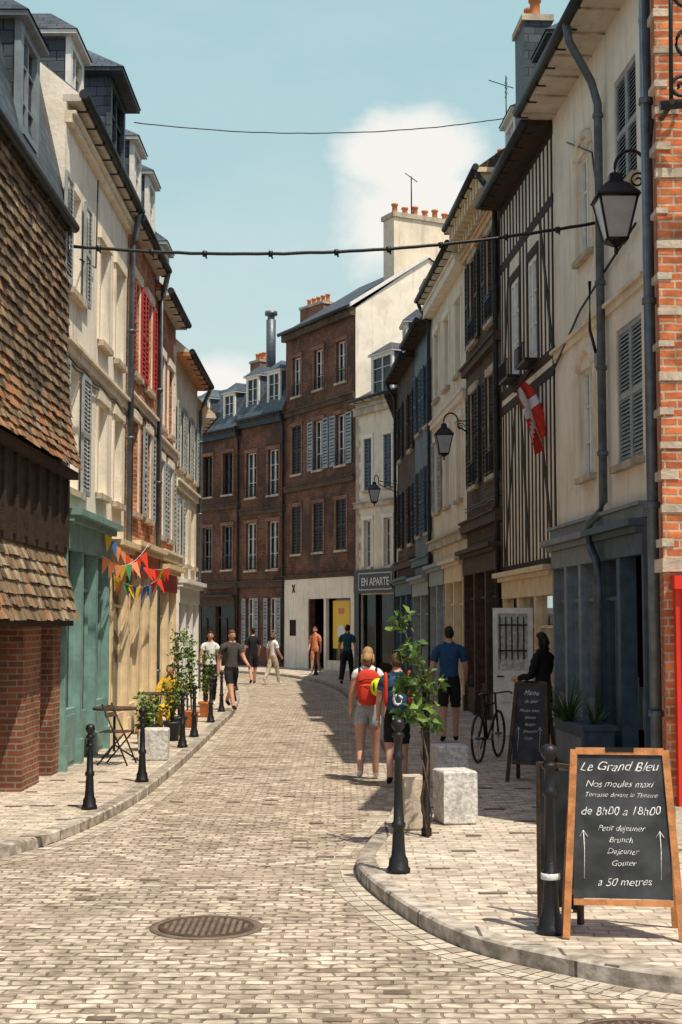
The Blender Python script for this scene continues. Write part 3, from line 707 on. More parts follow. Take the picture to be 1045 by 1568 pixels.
for c in (1.1,3.1,5.0): b.win(c,8.0,.85,1.8,surround='plaster2',frame='white'); b.win(c,5.0,.85,1.9,surround='plaster2',frame='white',shut='shut' if c>4 else None,slat=.1,sw=.4)
b.belt(4.0,.2,.14,'stone'); b.belt(7.3,.14,.08,'plaster2'); b.belt(10.4,.2,.25,'plaster2')
b.shop(.1,3.0,3.5,'cream',2,door=1); b.shop(3.2,L-.1,3.5,'shut',2,door=0); b.roof(over=.38,rise=3,soff='plaster')
b.chimney(2.0,.8,-1.2,.6,11.3,13.2,3,'brick'); b.pipe(L-.1,.3,10.8,'darkzinc',.05,top=.38)
b.finish()
F=RF(38.6,42.6); b=Bld('slate_clad_house',F,10.4,6,'slateblue')
for c in (1.0,2.9): b.win(c,7.6,.8,1.8,frame='blueshut',shut='blueshut',slat=.12,sw=.4); b.win(c,4.6,.8,1.9,frame='blueshut',shut='blueshut',slat=.12,sw=.4)
b.belt(3.7,.2,.14,'blueshut'); b.shop(.1,3.9,3.3,'shut',2,door=1); b.roof(over=.38,rise=3,soff='timber'); b.dormer(2,1,10.5,1.3,n0=-.1)
b.finish()
F=RF(42.6,47.6); b=Bld('brown_brick_house',F,10.2,6,'brickdk')
for c in (1.0,3.9): b.win(c,7.4,.8,1.8,frame='woodbr',shut='darkshut',slat=.12,sw=.4); b.win(c,4.5,.8,1.8,frame='woodbr',shut='darkshut',slat=.12,sw=.4)
b.belt(3.8,.2,.14,'woodbr'); b.shop(.1,4.9,3.4,'blueshut',3,door=1); b.roof(over=.38,rise=3,soff='timber'); b.dormer(3.5,1.1,10.3,1.5,n0=-.1,frame='white'); b.pipe(4.9,.3,10.1,'darkzinc',.05,top=.38)
b.finish()
F=Fr((1.95,47.7),(2.6,54.7),(-3,50)); b=Bld('brick_house',F,9.8,6,'brickdk')
for c in (1.5,4.5): b.win(c,7,.8,1.6,frame='woodbr'); b.win(c,4.3,.8,1.6,frame='woodbr')
b.shop(.1,6,3.3,'woodbr',3,door=1); b.roof(over=.4,rise=2.5,soff='timber'); b.finish()

# ================================================================ CABLES
def cable(name,a,b_,sag,r,clips=0,mat='black'):
    a=V(a);b_=V(b_); m=MB(); pts=[]
    for i in range(41):
        t=i/40; p=a.lerp(b_,t); p.z-=sag*4*t*(1-t)+R.uniform(-.006,.006); pts.append(p)
    m.tube(pts,r,mat,8)
    for i in range(clips):
        t=(i+.5+R.uniform(-.1,.1))/clips; k=int(t*40); p=pts[k]; d=(pts[k+1]-p).normalized(); m.tube([p-d*.03+V((0,0,-.005)),p+d*.03+V((0,0,-.005))],r*1.9,mat,8)
        m.tube([p+V((0,0,-r)),p+V((.03,0,-r-.05))],r*.5,mat,5)
    m.done('cable_strand',empty(name,a),org=a)
cable('overhead_cable',(-3.75,19.5,7.33),(3.62,19.8,7.75),.25,.024,9)
cable('overhead_wire',(-3.8,25.5,11.25),(3.3,27.9,12.2),.25,.011)

# ================================================================ STREET FURNITURE
def bollard(x,y,h,ring=False,s=1,z=.11):
    r=empty('bollard',(x,y,z)); m=MB()
    pr=[(.0,0),(.10,0),(.10,.03),(.085,.045),(.08,.10),(.062,.13),(.055,.2),(.05,.3),(.045,.34),(.060,.355),(.060,.385),(.043,.40),(.037,.6),(.034,h*.72),(.048,h*.73),(.048,h*.755),(.034,h*.77),(.036,h-.16),(.052,h-.15),(.052,h-.125),(.03,h-.11),(.035,h-.095),(.055,h-.07),(.06,h-.045),(.05,h-.015),(.02,h),(0,h)]
    m.lathe((x,y,z),[(a*s,b_) for a,b_ in pr],'black',20)
    if ring: m.lathe((x,y,z),[(.062*s,.34),(.066*s,.345),(.066*s,.375),(.062*s,.38)],'chalk',20)
    m.done('post',r)
for x,y,h in ((-2.69,15.4,.9),(-2.49,18.0,.92),(-2.53,22.9,.9),(-2.56,25.0,.9),(-2.6,28.6,.9),(-2.67,32,.9),(-2.72,36.3,.9),(-3.1,42,.9)): bollard(x,y,h,s=.85)
bollard(1.35,9.32,1.2,True,.95); bollard(.46,11.55,1.22,False,.95)
for x,y in ((-.95,54),(.0,50)): bollard(x,y,.9)

def lantern(x,y,z,s,wall,name='wall_lantern'):
    r=empty(name,(x,y,z)); m=MB(); C=V((x,y,z))
    def sq(h,w): return [C+V((a*w*s,b_*w*s,h*s)) for a,b_ in ((-1,-1),(1,-1),(1,1),(-1,1))]
    b0=sq(0,.10);b1=sq(.42,.19)
    for i in range(4):
        j=(i+1)%4; m.poly([b0[i],b0[j],b1[j],b1[i]],'lampglass'); m.tube([b0[i],b1[i]],.014*s,'black',5); m.tube([b1[i],b1[j]],.016*s,'black',5); m.tube([b0[i],b0[j]],.016*s,'black',5)
    m.grid([sq(.425,.22),sq(.45,.21),sq(.56,.12),sq(.60,.07),sq(.68,.06),sq(.70,.02)],'black',smooth=False)
    m.grid([sq(-.06,.03),sq(-.02,.09),sq(0,.105)],'black',smooth=False)
    m.tube([C+V((0,0,-.06*s)),C+V((0,0,-.14*s))],.02*s,'black',6)
    W=V((wall[0],wall[1],z)); d=(W-C); d.z=0; t=d.normalized()
    top=C+V((0,0,.70*s)); pts=[]
    for i in range(13):
        a=math.pi*i/12; pts.append(top+t*(.16*s-.16*s*math.cos(a))+V((0,0,(.05+.0)*s+.18*s*math.sin(a))))
    m.tube([top]+pts,.018*s,'black',6)
    q=pts[-1]; m.tube([q,q+V((0,0,-.12*s)),W+V((0,0,.45*s))],.018*s,'black',6)
    m.tube([W+V((0,0,.75*s)),W+V((0,0,.05*s))],.025*s,'black',6)
    m.tube([W+V((0,0,.75*s)),q+V((0,0,0))],.014*s,'black',6)
    spiral(m,C.lerp(W,.65)+V((0,0,.62*s)),.09*s,1.4,t,0,rad=.011*s)
    m.done('lantern_body',r)
lantern(3.05,15.5,6.32,1.1,(3.44,15.5))
lantern(2.33,32,5.9,1.0,(RX(32),32))
lantern(1.25,53.2,6.6,1.1,(2.2,54.9))

def aboard(x,y,rz,w,h,name,lines,wood='oak',lean=.17):
    r=empty(name,(x,y,.11)); t=V((math.cos(rz),math.sin(rz),0)); n=V((math.sin(rz),-math.cos(rz),0)); O=V((x,y,.11)); m=MB()
    up=(V((0,0,1))*h-n*lean*h*1.0); upn=up.normalized(); nn=t.cross(upn)
    if nn.dot(n)<0: nn=-nn
    apex=upn*h
    def bar(a0,b0,a1,b1,wd,th,mat,off=0,back=False):
        def Q(a,b_,o):
            p=O+t*a+upn*b_+nn*o
            if back: p=O+t*a+V((2*apex.x-upn.x*b_,2*apex.y-upn.y*b_,upn.z*b_))-n*o
            return p
        dx,dy=a1-a0,b1-b0; l=math.hypot(dx,dy); px,py=-dy/l*wd/2,dx/l*wd/2
        c=[(a0+px,b0+py),(a0-px,b0-py),(a1-px,b1-py),(a1+px,b1+py)]
        m.hexa([Q(*k,off) for k in c]+[Q(*k,off+th) for k in c],mat)
    hw=w/2
    for bk in (False,True):
        bar(-hw-.05,0,-hw+.02,h,.045,.03,wood,0,bk); bar(hw+.05,0,hw-.02,h,.045,.03,wood,0,bk)
        bar(-hw-.0,h*.19,hw+.0,h*.19,.04,.025,wood,.002,bk); bar(-hw+.03,h-.01,hw-.03,h-.01,.045,.028,wood,.001,bk)
    bar(-.09,h+.0,.09,h+.0,.03,.034,'inside',-.0)
    a0,a1,b0,b1=-hw+.0,hw-.0,h*.21,h-.03
    def Q(a,b_,o): return O+t*a+upn*b_+nn*o
    m.hexa([Q(a0,b0,.004),Q(a1,b0,.004),Q(a1-.015,b1,.004),Q(a0+.015,b1,.004),Q(a0,b0,.016),Q(a1,b0,.016),Q(a1-.015,b1,.016),Q(a0+.015,b1,.016)],'blackboard')
    m.done('frame',r)
    for (body,fr,sz,sh) in lines:
        text(body,r,Q(R.uniform(-.012,.012),b0+(b1-b0)*fr,.0175),sz,t,nn,'chalk','chalk_lettering',up=upn,shear=sh,bold=-.0006,wob=.035,tilt=R.uniform(-.01,.03))
    if h>1 and len(lines)>6:
        m2=MB()
        for a in (-hw+.07,hw-.07):
            m2.tube([Q(a,b0+.12,.02),Q(a+.004,b0+.3,.02),Q(a,b0+.42,.02)],.003,'chalk',4); m2.tube([Q(a-.025,b0+.38,.02),Q(a,b0+.42,.02),Q(a+.025,b0+.38,.02)],.003,'chalk',4)
        m2.done('chalk_arrows',r)
L8=[('Le Grand Bleu',.885,.085,.45),('Nos moules maxi',.77,.06,.4),('Terrasse devant le Theatre',.70,.042,.4),('de 8h00 a 18h00',.575,.075,.25),('Petit dejeuner',.465,.052,.4),('Brunch',.385,.052,.4),('Dejeuner',.305,.052,.4),('Gouter',.225,.052,.4),('a 50 metres',.09,.07,.35)]
aboard(1.78,9.12,math.radians(-7),.62,1.18,'chalkboard_sign',L8)
aboard(2.32,17.9,math.radians(-25),.42,1.25,'chalkboard_sign',[('Menu',.86,.09,.4),('du jour',.76,.06,.4),('Moules frites',.64,.05,.4),('Salades',.55,.05,.4),('Burger',.46,.05,.4),('Desserts',.37,.05,.4),('Cidre',.28,.05,.4)],wood='woodbr')
r=empty('menu_board',(1.5,9.75,.11)); m=MB(); F=Fr((1.37,9.8),(1.58,9.6),(1,5)); m.box(F,0,F.L,0,.02,.2,1.1,'blackboard'); m.box(F,-.03,0,-.01,.03,.11,1.12,'woodbr'); m.box(F,F.L,F.L+.03,-.01,.03,.11,1.12,'woodbr'); m.box(F,-.03,F.L+.03,-.01,.03,1.12,1.15,'woodbr'); m.tube([F.P(.05,-.3,.11),F.P(.1,0,1.1)],.015,'woodbr'); m.done('panel',r)

F=Fr((2.68,25.2),(3.36,25.0),(2.5,10)); r=empty('iron_grille_door',F.P(0,0,0)); m=MB()
m.box(F,0,F.L,-.05,0,.12,1.25,'white'); m.box(F,0,.09,-.05,0,1.25,2.35,'white'); m.box(F,F.L-.09,F.L,-.05,0,1.25,2.35,'white'); m.box(F,.09,F.L-.09,-.05,0,2.25,2.35,'white'); m.box(F,.09,F.L-.09,-.045,-.03,1.25,2.25,'granite')
m.box(F,.1,F.L-.1,0,.015,.25,.6,'white'); m.box(F,.1,F.L-.1,0,.015,.7,1.15,'white'); m.tube([F.P(.08,.05,1.15),F.P(.2,.06,1.15)],.015,'black')
for i in range(5): m.tube([F.P(.13+i*.105,.01,1.45),F.P(.13+i*.105,.01,2.2)],.013,'black',5)
for z in (1.6,2.05): m.tube([F.P(.1,.01,z),F.P(F.L-.1,.01,z)],.013,'black',5)
m.done('door_leaf',r)

def bicycle(x,y,rz):
    r=empty('bicycle',(x,y,.11),rz); m=MB()
    for cx in (-.52,.52):
        c=V((cx,0,.34)); m.tube([c+V((math.cos(a)*.33,0,math.sin(a)*.33)) for a in [i*2*math.pi/24 for i in range(25)]],.02,'black',6)
        for i in range(12): a=i*math.pi/6; m.tube([c,c+V((math.cos(a)*.33,0,math.sin(a)*.33))],.003,'zinc',3)
        m.tube([c+V((0,-.05,0)),c+V((0,.05,0))],.02,'zinc')
    bb=V((-.08,0,.3));st=V((-.2,0,.78));hd=V((.38,0,.8));hb=V((.42,0,.66))
    for a,b_ in ((bb,st),(st,hd),(bb,hb),(bb,V((-.52,0,.34))),(st+V((0,0,-.08)),V((-.52,0,.34))),(hb,V((.52,0,.34))),(hd,hb),(st,st+V((-.03,0,.14))),(hd,hd+V((-.02,0,.14)))): m.tube([a,b_],.017,'black',7)
    m.tube([hd+V((-.1,-.28,.15)),hd+V((0,-.2,.17)),hd+V((.0,0,.14)),hd+V((0,.2,.17)),hd+V((-.1,.28,.15))],.013,'black',6)
    m.sup(st+V((-.03,0,.17)),(.13,.07,.03),'black'); m.tube([bb+V((0,.1,-.15)),bb+V((0,.06,0)),bb+V((0,-.06,0)),bb+V((0,-.1,.15))],.012,'zinc')
    m.lathe(tuple(bb),[(.09,-.005),(.09,.005)],'zinc'); 
    m.done('bike_frame',r,org=(0,0,0))
bicycle(2.15,20.9,math.radians(68))

def block(x,y,w,d,h,rz,name='granite_block',mat='granite',z=.11):
    r=empty(name,(x,y,z),rz); m=MB(); e=.018
    def ring(k,zz): return [(a*(w/2-k)+R.uniform(-.006,.006),b_*(d/2-k)+R.uniform(-.006,.006),zz) for a,b_ in ((-1,-1),(1,-1),(1,1),(-1,1))]
    m.grid([ring(e,0),ring(0,e),ring(0,h-e),ring(e,h)],mat,smooth=False); m.done('stone',r,org=(0,0,0)); return r
block(1.14,14.4,.34,.4,.52,.2); block(.70,14.0,.22,.34,.5,.1,mat='stone'); block(1.3,17.3,.4,.4,.52,.1); block(-2.72,20.9,.42,.4,.45,.05)
def leaves(m,c,rad,n,size,mats=('leaf','leaf2'),droop=.3):
    c=V(c)
    for i in range(n):
        while 1:
            p=V((R.uniform(-1,1),R.uniform(-1,1),R.uniform(-1,1)))
            if p.length<1: break
        p=c+V((p.x*rad[0],p.y*rad[1],p.z*rad[2]))
        d=V((R.gauss(0,1),R.gauss(0,1),R.gauss(-droop,.6))).normalized(); s_=d.cross(V((R.gauss(0,1),R.gauss(0,1),R.gauss(0,1)))).normalized(); nn=d.cross(s_)
        l=size*R.uniform(.6,1.2);w=l*.27; mt=R.choice(mats)
        a=p;b_=p+d*l; mid=p+d*l*.45
        m.poly([a,mid+s_*w+nn*w*.35,b_,mid],mt); m.poly([a,mid,b_,mid-s_*w+nn*w*.35],mt)
def plant(name,x,y,stems,z0=.11):
    r=empty(name,(x,y,z0)); m=MB();s_=MB()
    for (pts,rd,cl) in stems:
        s_.tube([V((x,y,z0))+V(p) for p in pts],rd,'stem',6,r2=rd*.4)
        for (c,ra,n,sz) in cl: leaves(m,V((x,y,z0))+V(c),ra,n,sz)
    m.done('foliage',r); s_.done('stems',r)
tw=[(0.03*math.cos(i*1.1),.03*math.sin(i*1.1),i*.12) for i in range(16)]
plant('young_tree',.78,13.4,[(tw,.018,[((-.05,0,1.18),(.22,.2,.13),75,.13),((-.12,0,1.42),(.17,.16,.12),55,.13),((-.12,-.05,1.72),(.14,.15,.12),42,.12),((-.2,0,2.0),(.12,.1,.09),26,.12),((.08,.0,1.45),(.14,.12,.1),34,.12)]),
 ([(0,0,1.1),(.1,0,1.3),(.18,0,1.5)],.01,[((.1,0,1.02),(.1,.1,.08),18,.12)]),([(0,0,1.4),(-.12,0,1.7),(-.22,0,2.05)],.012,[]),([(.02,.02,0),(.06,-.02,.2),(.02,-.05,.5),(-.04,0,.8)],.012,[])])
r=empty('iron_post',(.8,13.5,.11)); m=MB(); m.lathe((.8,13.5,.11),[(.05,0),(.05,.06),(.035,.08),(.035,1.5),(.045,1.52),(0,1.56)],'black',12); m.done('post',r)
def bushy(x,y,h,w,name='potted_shrub',ns=5,nl=20,z0=.4):
    st=[]
    for i in range(ns):
        a=R.uniform(0,6.28);k=R.uniform(.3,1); tx,ty=math.cos(a)*w*k,math.sin(a)*w*k; hh=h*R.uniform(.7,1)
        st.append(([(0,0,0),(tx*.5,ty*.5,hh*.5),(tx,ty,hh)],.010,[((tx*f,ty*f,hh*f),(.12,.12,.13),nl,.085) for f in (.35,.55,.75,.97)]))
    plant(name,x,y,st,z0)
    r=empty('terracotta_pot',(x,y,.11)); m=MB(); m.lathe((x,y,.11),[(.11,0),(.14,.27),(.165,.27),(.165,.32),(.14,.32),(.13,.3),(0,.3)],'pots' if R.random()<.5 else 'darkzinc',16); m.done('pot',r)
bushy(-2.88,25.4,1.55,.18); bushy(-2.85,27.3,1.5,.14); bushy(-3.05,22.4,.5,.22,ns=6,nl=12); bushy(-3.2,23.6,.5,.2,ns=6,nl=12); bushy(-2.85,30.2,1.2,.14,ns=4); bushy(-2.85,24.2,.7,.18,ns=5,nl=12)
F=RF(18.6,20.4); r=empty('planter_box',F.P(.9,.45,.11)); m=MB(); m.box(F,0,1.7,.25,.65,.11,.7,'blueshut'); m.box(F,-.03,1.73,.22,.68,.7,.76,'blueshut'); m.box(F,.1,1.6,.65,.665,.2,.6,'greyblue'); m.done('box',r)
def spiky(x,y,z,n,l,name='spiky_plant'):
    r=empty(name,(x,y,z)); m=MB()
    for i in range(n):
        a=R.uniform(0,6.28);e=R.uniform(.4,1.35);L_=l*R.uniform(.7,1.1);p=V((x,y,z));d=V((math.cos(a)*math.cos(e),math.sin(a)*math.cos(e),math.sin(e)));s_=V((-math.sin(a),math.cos(a),0))
        prev=p;w=.018
        for k in range(5):
            q=prev+d*L_/5; d=(d+V((0,0,-.12))).normalized(); w2=.018*(1-(k+1)/5)
            m.poly([prev-s_*w,prev+s_*w,q+s_*w2,q-s_*w2],'leaf'); prev=q;w=w2
    m.done('leaves',r)
spiky(3.1,19.5,.72,60,.75); spiky(3.2,20.6,.6,50,.8); spiky(3.35,18.9,.7,40,.5)
def chair(x,y,rz,name='folding_chair',mat='woodbr'):
    r=empty(name,(x,y,.11),rz); m=MB()
    for s_ in (-.2,.2):
        m.tube([(s_,-.22,0),(s_,.16,.85)],.012,'black',6); m.tube([(s_,.22,0),(s_,-.18,.46)],.012,'black',6)
    for i in range(5): m.hexa([(-.21,-.18+i*.08,.45),(.21,-.18+i*.08,.45),(.21,-.12+i*.08,.45),(-.21,-.12+i*.08,.45)]+[(-.21,-.18+i*.08,.465),(.21,-.18+i*.08,.465),(.21,-.12+i*.08,.465),(-.21,-.12+i*.08,.465)],mat)
    for z in (.66,.76): m.hexa([(-.21,.08+(z-.66)*.4,z),(.21,.08+(z-.66)*.4,z),(.21,.1+(z-.66)*.4,z),(-.21,.1+(z-.66)*.4,z)]+[(-.21,.11+(z-.66)*.4,z+.06),(.21,.11+(z-.66)*.4,z+.06),(.21,.125+(z-.66)*.4,z+.06),(-.21,.125+(z-.66)*.4,z+.06)],mat)
    m.done('chair_frame',r,org=(0,0,0))
def table(x,y):
    r=empty('bistro_table',(x,y,.11)); m=MB(); m.lathe((x,y,.11),[(0,.70),(.32,.70),(.33,.72),(.32,.735),(0,.735)],'woodbr',20); m.tube([(x,y,.2),(x,y,.81)],.02,'black')
    for a in (0,2.1,4.2): m.tube([(x,y,.3),(x+math.cos(a)*.28,y+math.sin(a)*.28,.12)],.014,'black',6)
    m.done('table_parts',r)
chair(-3.15,20.2,1.4); table(-3.35,21.2); chair(-3.15,26.47,math.radians(-10)); table(-3.3,25.6); chair(-3.3,28.9,.2)
def bunting(a,b_,sag,n):
    a=V(a);b_=V(b_); r=empty('bunting',a); m=MB(); pts=[]
    for i in range(n*2+1):
        t=i/(n*2);p=a.lerp(b_,t);p.z-=sag*4*t*(1-t);pts.append(p)
    m.tube(pts,.004,'chalk',4)
    cs=['redcloth','orangecloth','pots','flagblue','flaggreen','redcloth','yellowcloth']
    for i in range(n):
        p=pts[2*i];q=pts[2*i+1]+(pts[2*i+1]-pts[2*i])*.6; tip=(p+q)/2+V((R.uniform(-.12,.12),R.uniform(-.05,.05),-.26)); m.poly([p,q+V((.06,0,0)),tip+V((.05,0,0))],cs[R.randrange(7)])
    m.done('pennants',r,org=a)
bunting((-3.62,21.8,3.45),(-3.35,27.5,3.15),.22,17); bunting((-3.6,22.5,2.85),(-3.4,27.0,3.0),.22,13); bunting((-3.62,21.6,3.1),(-3.3,24.4,3.45),.25,9)
# flag hanging from an angled pole
r=empty('flag',(RX(24.4),24.4,6.0)); m=MB()
A=V((RX(24.9),24.9,6.55)); Bv=V((2.93,23.7,5.98)); m.tube([A,Bv],.02,'woodbr',6); m.sup(Bv,(.035,.035,.035),'woodbr')
nu,nv=18,18; ud=(A-Bv).normalized()
def fp(i,j):
    u=i/nu;v=j/nv
    return Bv+ud*(.04+u*.60)+V((.34*v+.10*u*v+.05*math.sin(u*13+v*4),.10*math.sin(u*10+v*5)-.3*v*u,-v*(1.15-.45*u)-.05*math.sin(u*3)))
for i in range(nu):
    for j in range(nv):
        wht=(6<=i<=8) or (6<=j<=8) or (i+j)%18 in (15,16) and j>9
        m.poly([fp(i,j),fp(i+1,j),fp(i+1,j+1),fp(i,j+1)],'whitecloth' if wht else 'redcloth',smooth=False)
m.done('flag_cloth',r,org=r.location)

# ================================================================ PEOPLE
def skinmesh(verts,edges,rad,root=0,sub=2):
    me=bpy.data.meshes.new('tmp'); me.from_pydata(verts,edges,[]); o=col(bpy.data.objects.new('tmp',me))
    md=o.modifiers.new('s','SKIN'); md.use_smooth_shade=True; md.branch_smoothing=.6
    for i,r_ in enumerate(rad):
        sv=me.skin_vertices[0].data[i]; sv.radius=(r_,r_); sv.use_root=(i==root)
    ss=o.modifiers.new('u','SUBSURF'); ss.levels=sub
    dg=bpy.context.evaluated_depsgraph_get(); dg.update()
    nm=bpy.data.meshes.new_from_object(o.evaluated_get(dg)); bpy.data.objects.remove(o); return nm
def person(name,x,y,face,H=1.72,z=.11,legs=((.35,.15),(-.3,.35)),arms=((-.35,.3),(.35,.35)),shirt='whitecloth',pants='denim',pl=.9,sl=.5,hair='hairbr',long=0,bag=None,shoe='whitecloth',hips=1.,sh=1.,sit=False,cap=None,lean=0,fat=1.):
    k=H/1.75; root=empty(name,(x,y,z),face-math.pi/2)
    J={};
    J['pel']=V((0,0,.95));J['wai']=V((0,.01+lean*.2,1.1));J['che']=V((0,.0+lean*.45,1.32));J['nb']=V((0,-.01+lean*.7,1.49));J['nk']=V((0,.015+lean*.85,1.57));J['hd']=V((0,.02+lean,1.66))
    T1,T2=.44,.43
    for si,(nm,sg) in enumerate((('l',1),('r',-1))):
        th,kb=legs[si]; h=V((.09*sg*hips,0,.90)); kn=h+V((.015*sg,math.sin(th)*T1,-math.cos(th)*T1)); an=kn+V((0,math.sin(th-kb)*T2,-math.cos(th-kb)*T2))
        a=(th-kb)*.5; J['h'+nm]=h;J['k'+nm]=kn;J['a'+nm]=an;J['t'+nm]=an+V((.02*sg,.15*math.cos(a),-.045+.1*math.sin(a)))
        sa,eb=arms[si]; s_=J['nb']+V((.185*sg*sh,0,-.055)); out=.075*sg
        el=s_+V((out*.9,math.sin(sa)*.29,-math.cos(sa)*.29)); wr=el+V((out*.1,math.sin(sa+eb)*.25,-math.cos(sa+eb)*.25)); hn=wr+(wr-el).normalized()*.075
        J['s'+nm]=s_;J['e'+nm]=el;J['w'+nm]=wr;J['g'+nm]=hn
    lo=min(J['tl'].z,J['tr'].z,J['al'].z-.05,J['ar'].z-.05)-.035
    for n in J: J[n].z-= (.95-.56) if sit else lo
    names=list(J); idx={n:i for i,n in enumerate(names)}
    rad={'pel':.135*hips*fat,'wai':.125*fat,'che':.148*fat*sh,'nb':.085,'nk':.052,'hd':.06,'h':.098*hips,'k':.058,'a':.04,'t':.034,'s':.062,'e':.043,'w':.028,'g':.03}
    rads=[(rad[n] if n in rad else rad[n[0]])*1.12*k for n in names]
    E=[('pel','wai'),('wai','che'),('che','nb'),('nb','nk'),('nk','hd')]
    for s_ in 'lr': E+=[('pel','h'+s_),('h'+s_,'k'+s_),('k'+s_,'a'+s_),('a'+s_,'t'+s_),('nb','s'+s_),('s'+s_,'e'+s_),('e'+s_,'w'+s_),('w'+s_,'g'+s_)]
    vs=[tuple(J[n]*k) for n in names]; me=skinmesh(vs,[(idx[a],idx[b_]) for a,b_ in E],rads)
    me.materials.clear()
    for mn in ['skin',shirt,pants,shoe]: me.materials.append(M[mn])
    def near(p):
        best=None
        for a,b_ in E:
            A=J[a]*k;Bb=J[b_]*k;d=Bb-A;t=max(0,min(1,(p-A).dot(d)/d.length_squared)); dist=(p-(A+d*t)).length-(rads[idx[a]]*(1-t)+rads[idx[b_]]*t)*.8
            if best is None or dist<best[0]: best=(dist,a,b_,t)
        return best
    clothed={}
    for p in me.polygons:
        _,a,b_,t=near(p.center); mi=0
        if a in('pel','wai','che'): mi=1 if not(a=='pel' and (b_!='wai' or t<.35)) else 2
        if (a=='nb' and b_[0]=='s'): mi=1
        if a=='che' : mi=1
        if a=='nb' and b_=='nk': mi=1 if t<.15 else 0
        if a[0]=='s' and b_[0]=='e': mi=1 if t<sl else 0
        if a[0]=='e' and b_[0]=='w': mi=1 if t<sl-1 else 0
        if a[0]=='h' and b_[0]=='k': mi=2 if t<pl else 0
        if a[0]=='k' and b_[0]=='a': mi=2 if t<pl-1 else 0
        if a[0]=='a' or (a[0]=='k' and t>.95): mi=3
        p.material_index=mi; p.use_smooth=True
        if mi in(1,2):
            for vi in p.vertices: clothed[vi]=1
    nrm=[v.normal.copy() for v in me.vertices]
    zt=J['nb'].z*k; zb=J['pel'].z*k
    for vi in clothed:
        v=me.vertices[vi]; v.co+=nrm[vi]*(.013+.009*math.sin(v.co.z*55+v.co.x*30)*math.sin(v.co.y*40))
    for v in me.vertices:
        if abs(v.co.x)<.2*k and zb-.1<v.co.z<zt+.03 and not sit: v.co.y*=.82
    o=col(bpy.data.objects.new('body',me)); o.parent=root
    m=MB()
    for s_,sg in (('l',1),('r',-1)):
        w,g_=J['w'+s_]*k,J['g'+s_]*k; d=(g_-w).normalized(); side=V((0,1,0))-d*d.y; side.normalize(); cu=V((-sg,0,0))
        for i,ln in enumerate((.062,.072,.067,.052)):
            b0=g_+side*(.030-.02*i)*k; p1=b0+d*ln*.5*k+cu*.004; p2=b0+d*ln*.9*k+cu*.022*k; m.tube([b0-d*.02,b0+d*.01,p1,p2],[.010,.010,.009,.007],'skin',6)
        b0=w+d*.03+side*.03*k; m.tube([w+d*.02,b0,b0+d*.035+side*.015+cu*.01,b0+d*.06+side*.015+cu*.02],[.012,.012,.010,.008],'skin',6)
    m.done('hands',root,org=(0,0,0))
    hc=J['hd']*k+V((0,.012,.03))*k; m=MB(); rx,ry,rz_=.074*k,.095*k,.118*k
    def fn(q):
        zz=q.z/rz_
        if zz<-.1: f=1-.32*(-zz-.1); q=V((q.x*f,q.y*(f if q.y<0 else 1-.12*(-zz-.1)),q.z))
        if q.y<0 and zz<-.2: q.y*=.8
        return q
    m.sup(hc,(rx,ry,rz_),'skin',fn=fn,nu=20,nv=14)
    m.sup(hc+V((0,ry*.98,-.02*k)),(.013*k,.02*k,.024*k),'skin',nu=8,nv=6)
    for sg in(-1,1):
        m.sup(hc+V((sg*rx*1.0,-.005,-.01*k)),(.012*k,.02*k,.032*k),'skin',nu=8,nv=6)
        m.sup(hc+V((sg*.03*k,ry*.86,.012*k)),(.014*k,.008*k,.008*k),'whitecloth',nu=8,nv=6); m.sup(hc+V((sg*.03*k,ry*.93,.012*k)),(.006*k,.005*k,.006*k),'black',nu=8,nv=6)
        m.sup(hc+V((sg*.03*k,ry*.90,.032*k)),(.018*k,.008*k,.004*k),hair,nu=8,nv=6)
    m.sup(hc+V((0,ry*.90,-.055*k)),(.024*k,.008*k,.006*k),'redcloth',nu=8,nv=6)
    m.done('head',root,org=(0,0,0))
    m=MB()
    def hf(q):
        if q.y>0: 
            lim=.045*k
            if q.z<lim: q=V((q.x*.9,q.y*.55 if abs(q.x)>rx*.5 else q.y*.5,max(q.z,lim*.2)))
        elif q.z<-.05*k: q=V((q.x*.85,q.y*.95,max(q.z,-.075*k)))
        q=q*(1+.03*math.sin(q.x*160+q.z*70))
        return q
    m.sup(hc+V((0,-.008,.012*k)),(rx*1.13,ry*1.1,rz_*1.05),hair,fn=hf,nu=20,nv=14)
    if long:
        pts=[hc+V((0,-.06*k,.03*k)),hc+V((0,-.085*k,-.05*k)),hc+V((0,-.09*k,-.05*k-long*.5)),hc+V((0,-.08*k,-.08*k-long))]
        m.tube(pts,[.065*k,.072*k,.065*k,.03*k],hair,12)
        for sg in(-1,1): m.tube([hc+V((sg*.06*k,-.03*k,.02*k)),hc+V((sg*.07*k,-.04*k,-.07*k)),hc+V((sg*.06*k,-.06*k,-.07*k-long*.8))],[.03*k,.032*k,.015*k],hair,8)
    m.done('hair',root,org=(0,0,0))
    if cap:
        m=MB(); m.sup(hc+V((0,-.005,.05*k)),(rx*1.18,ry*1.14,rz_*.72),cap,fn=lambda q: V((q.x,q.y,max(q.z,-.005)))); m.sup(hc+V((0,ry*1.15,.05*k)),(.06*k,.07*k,.008),cap); m.done('cap',root,org=(0,0,0))
    c=J['che']*k
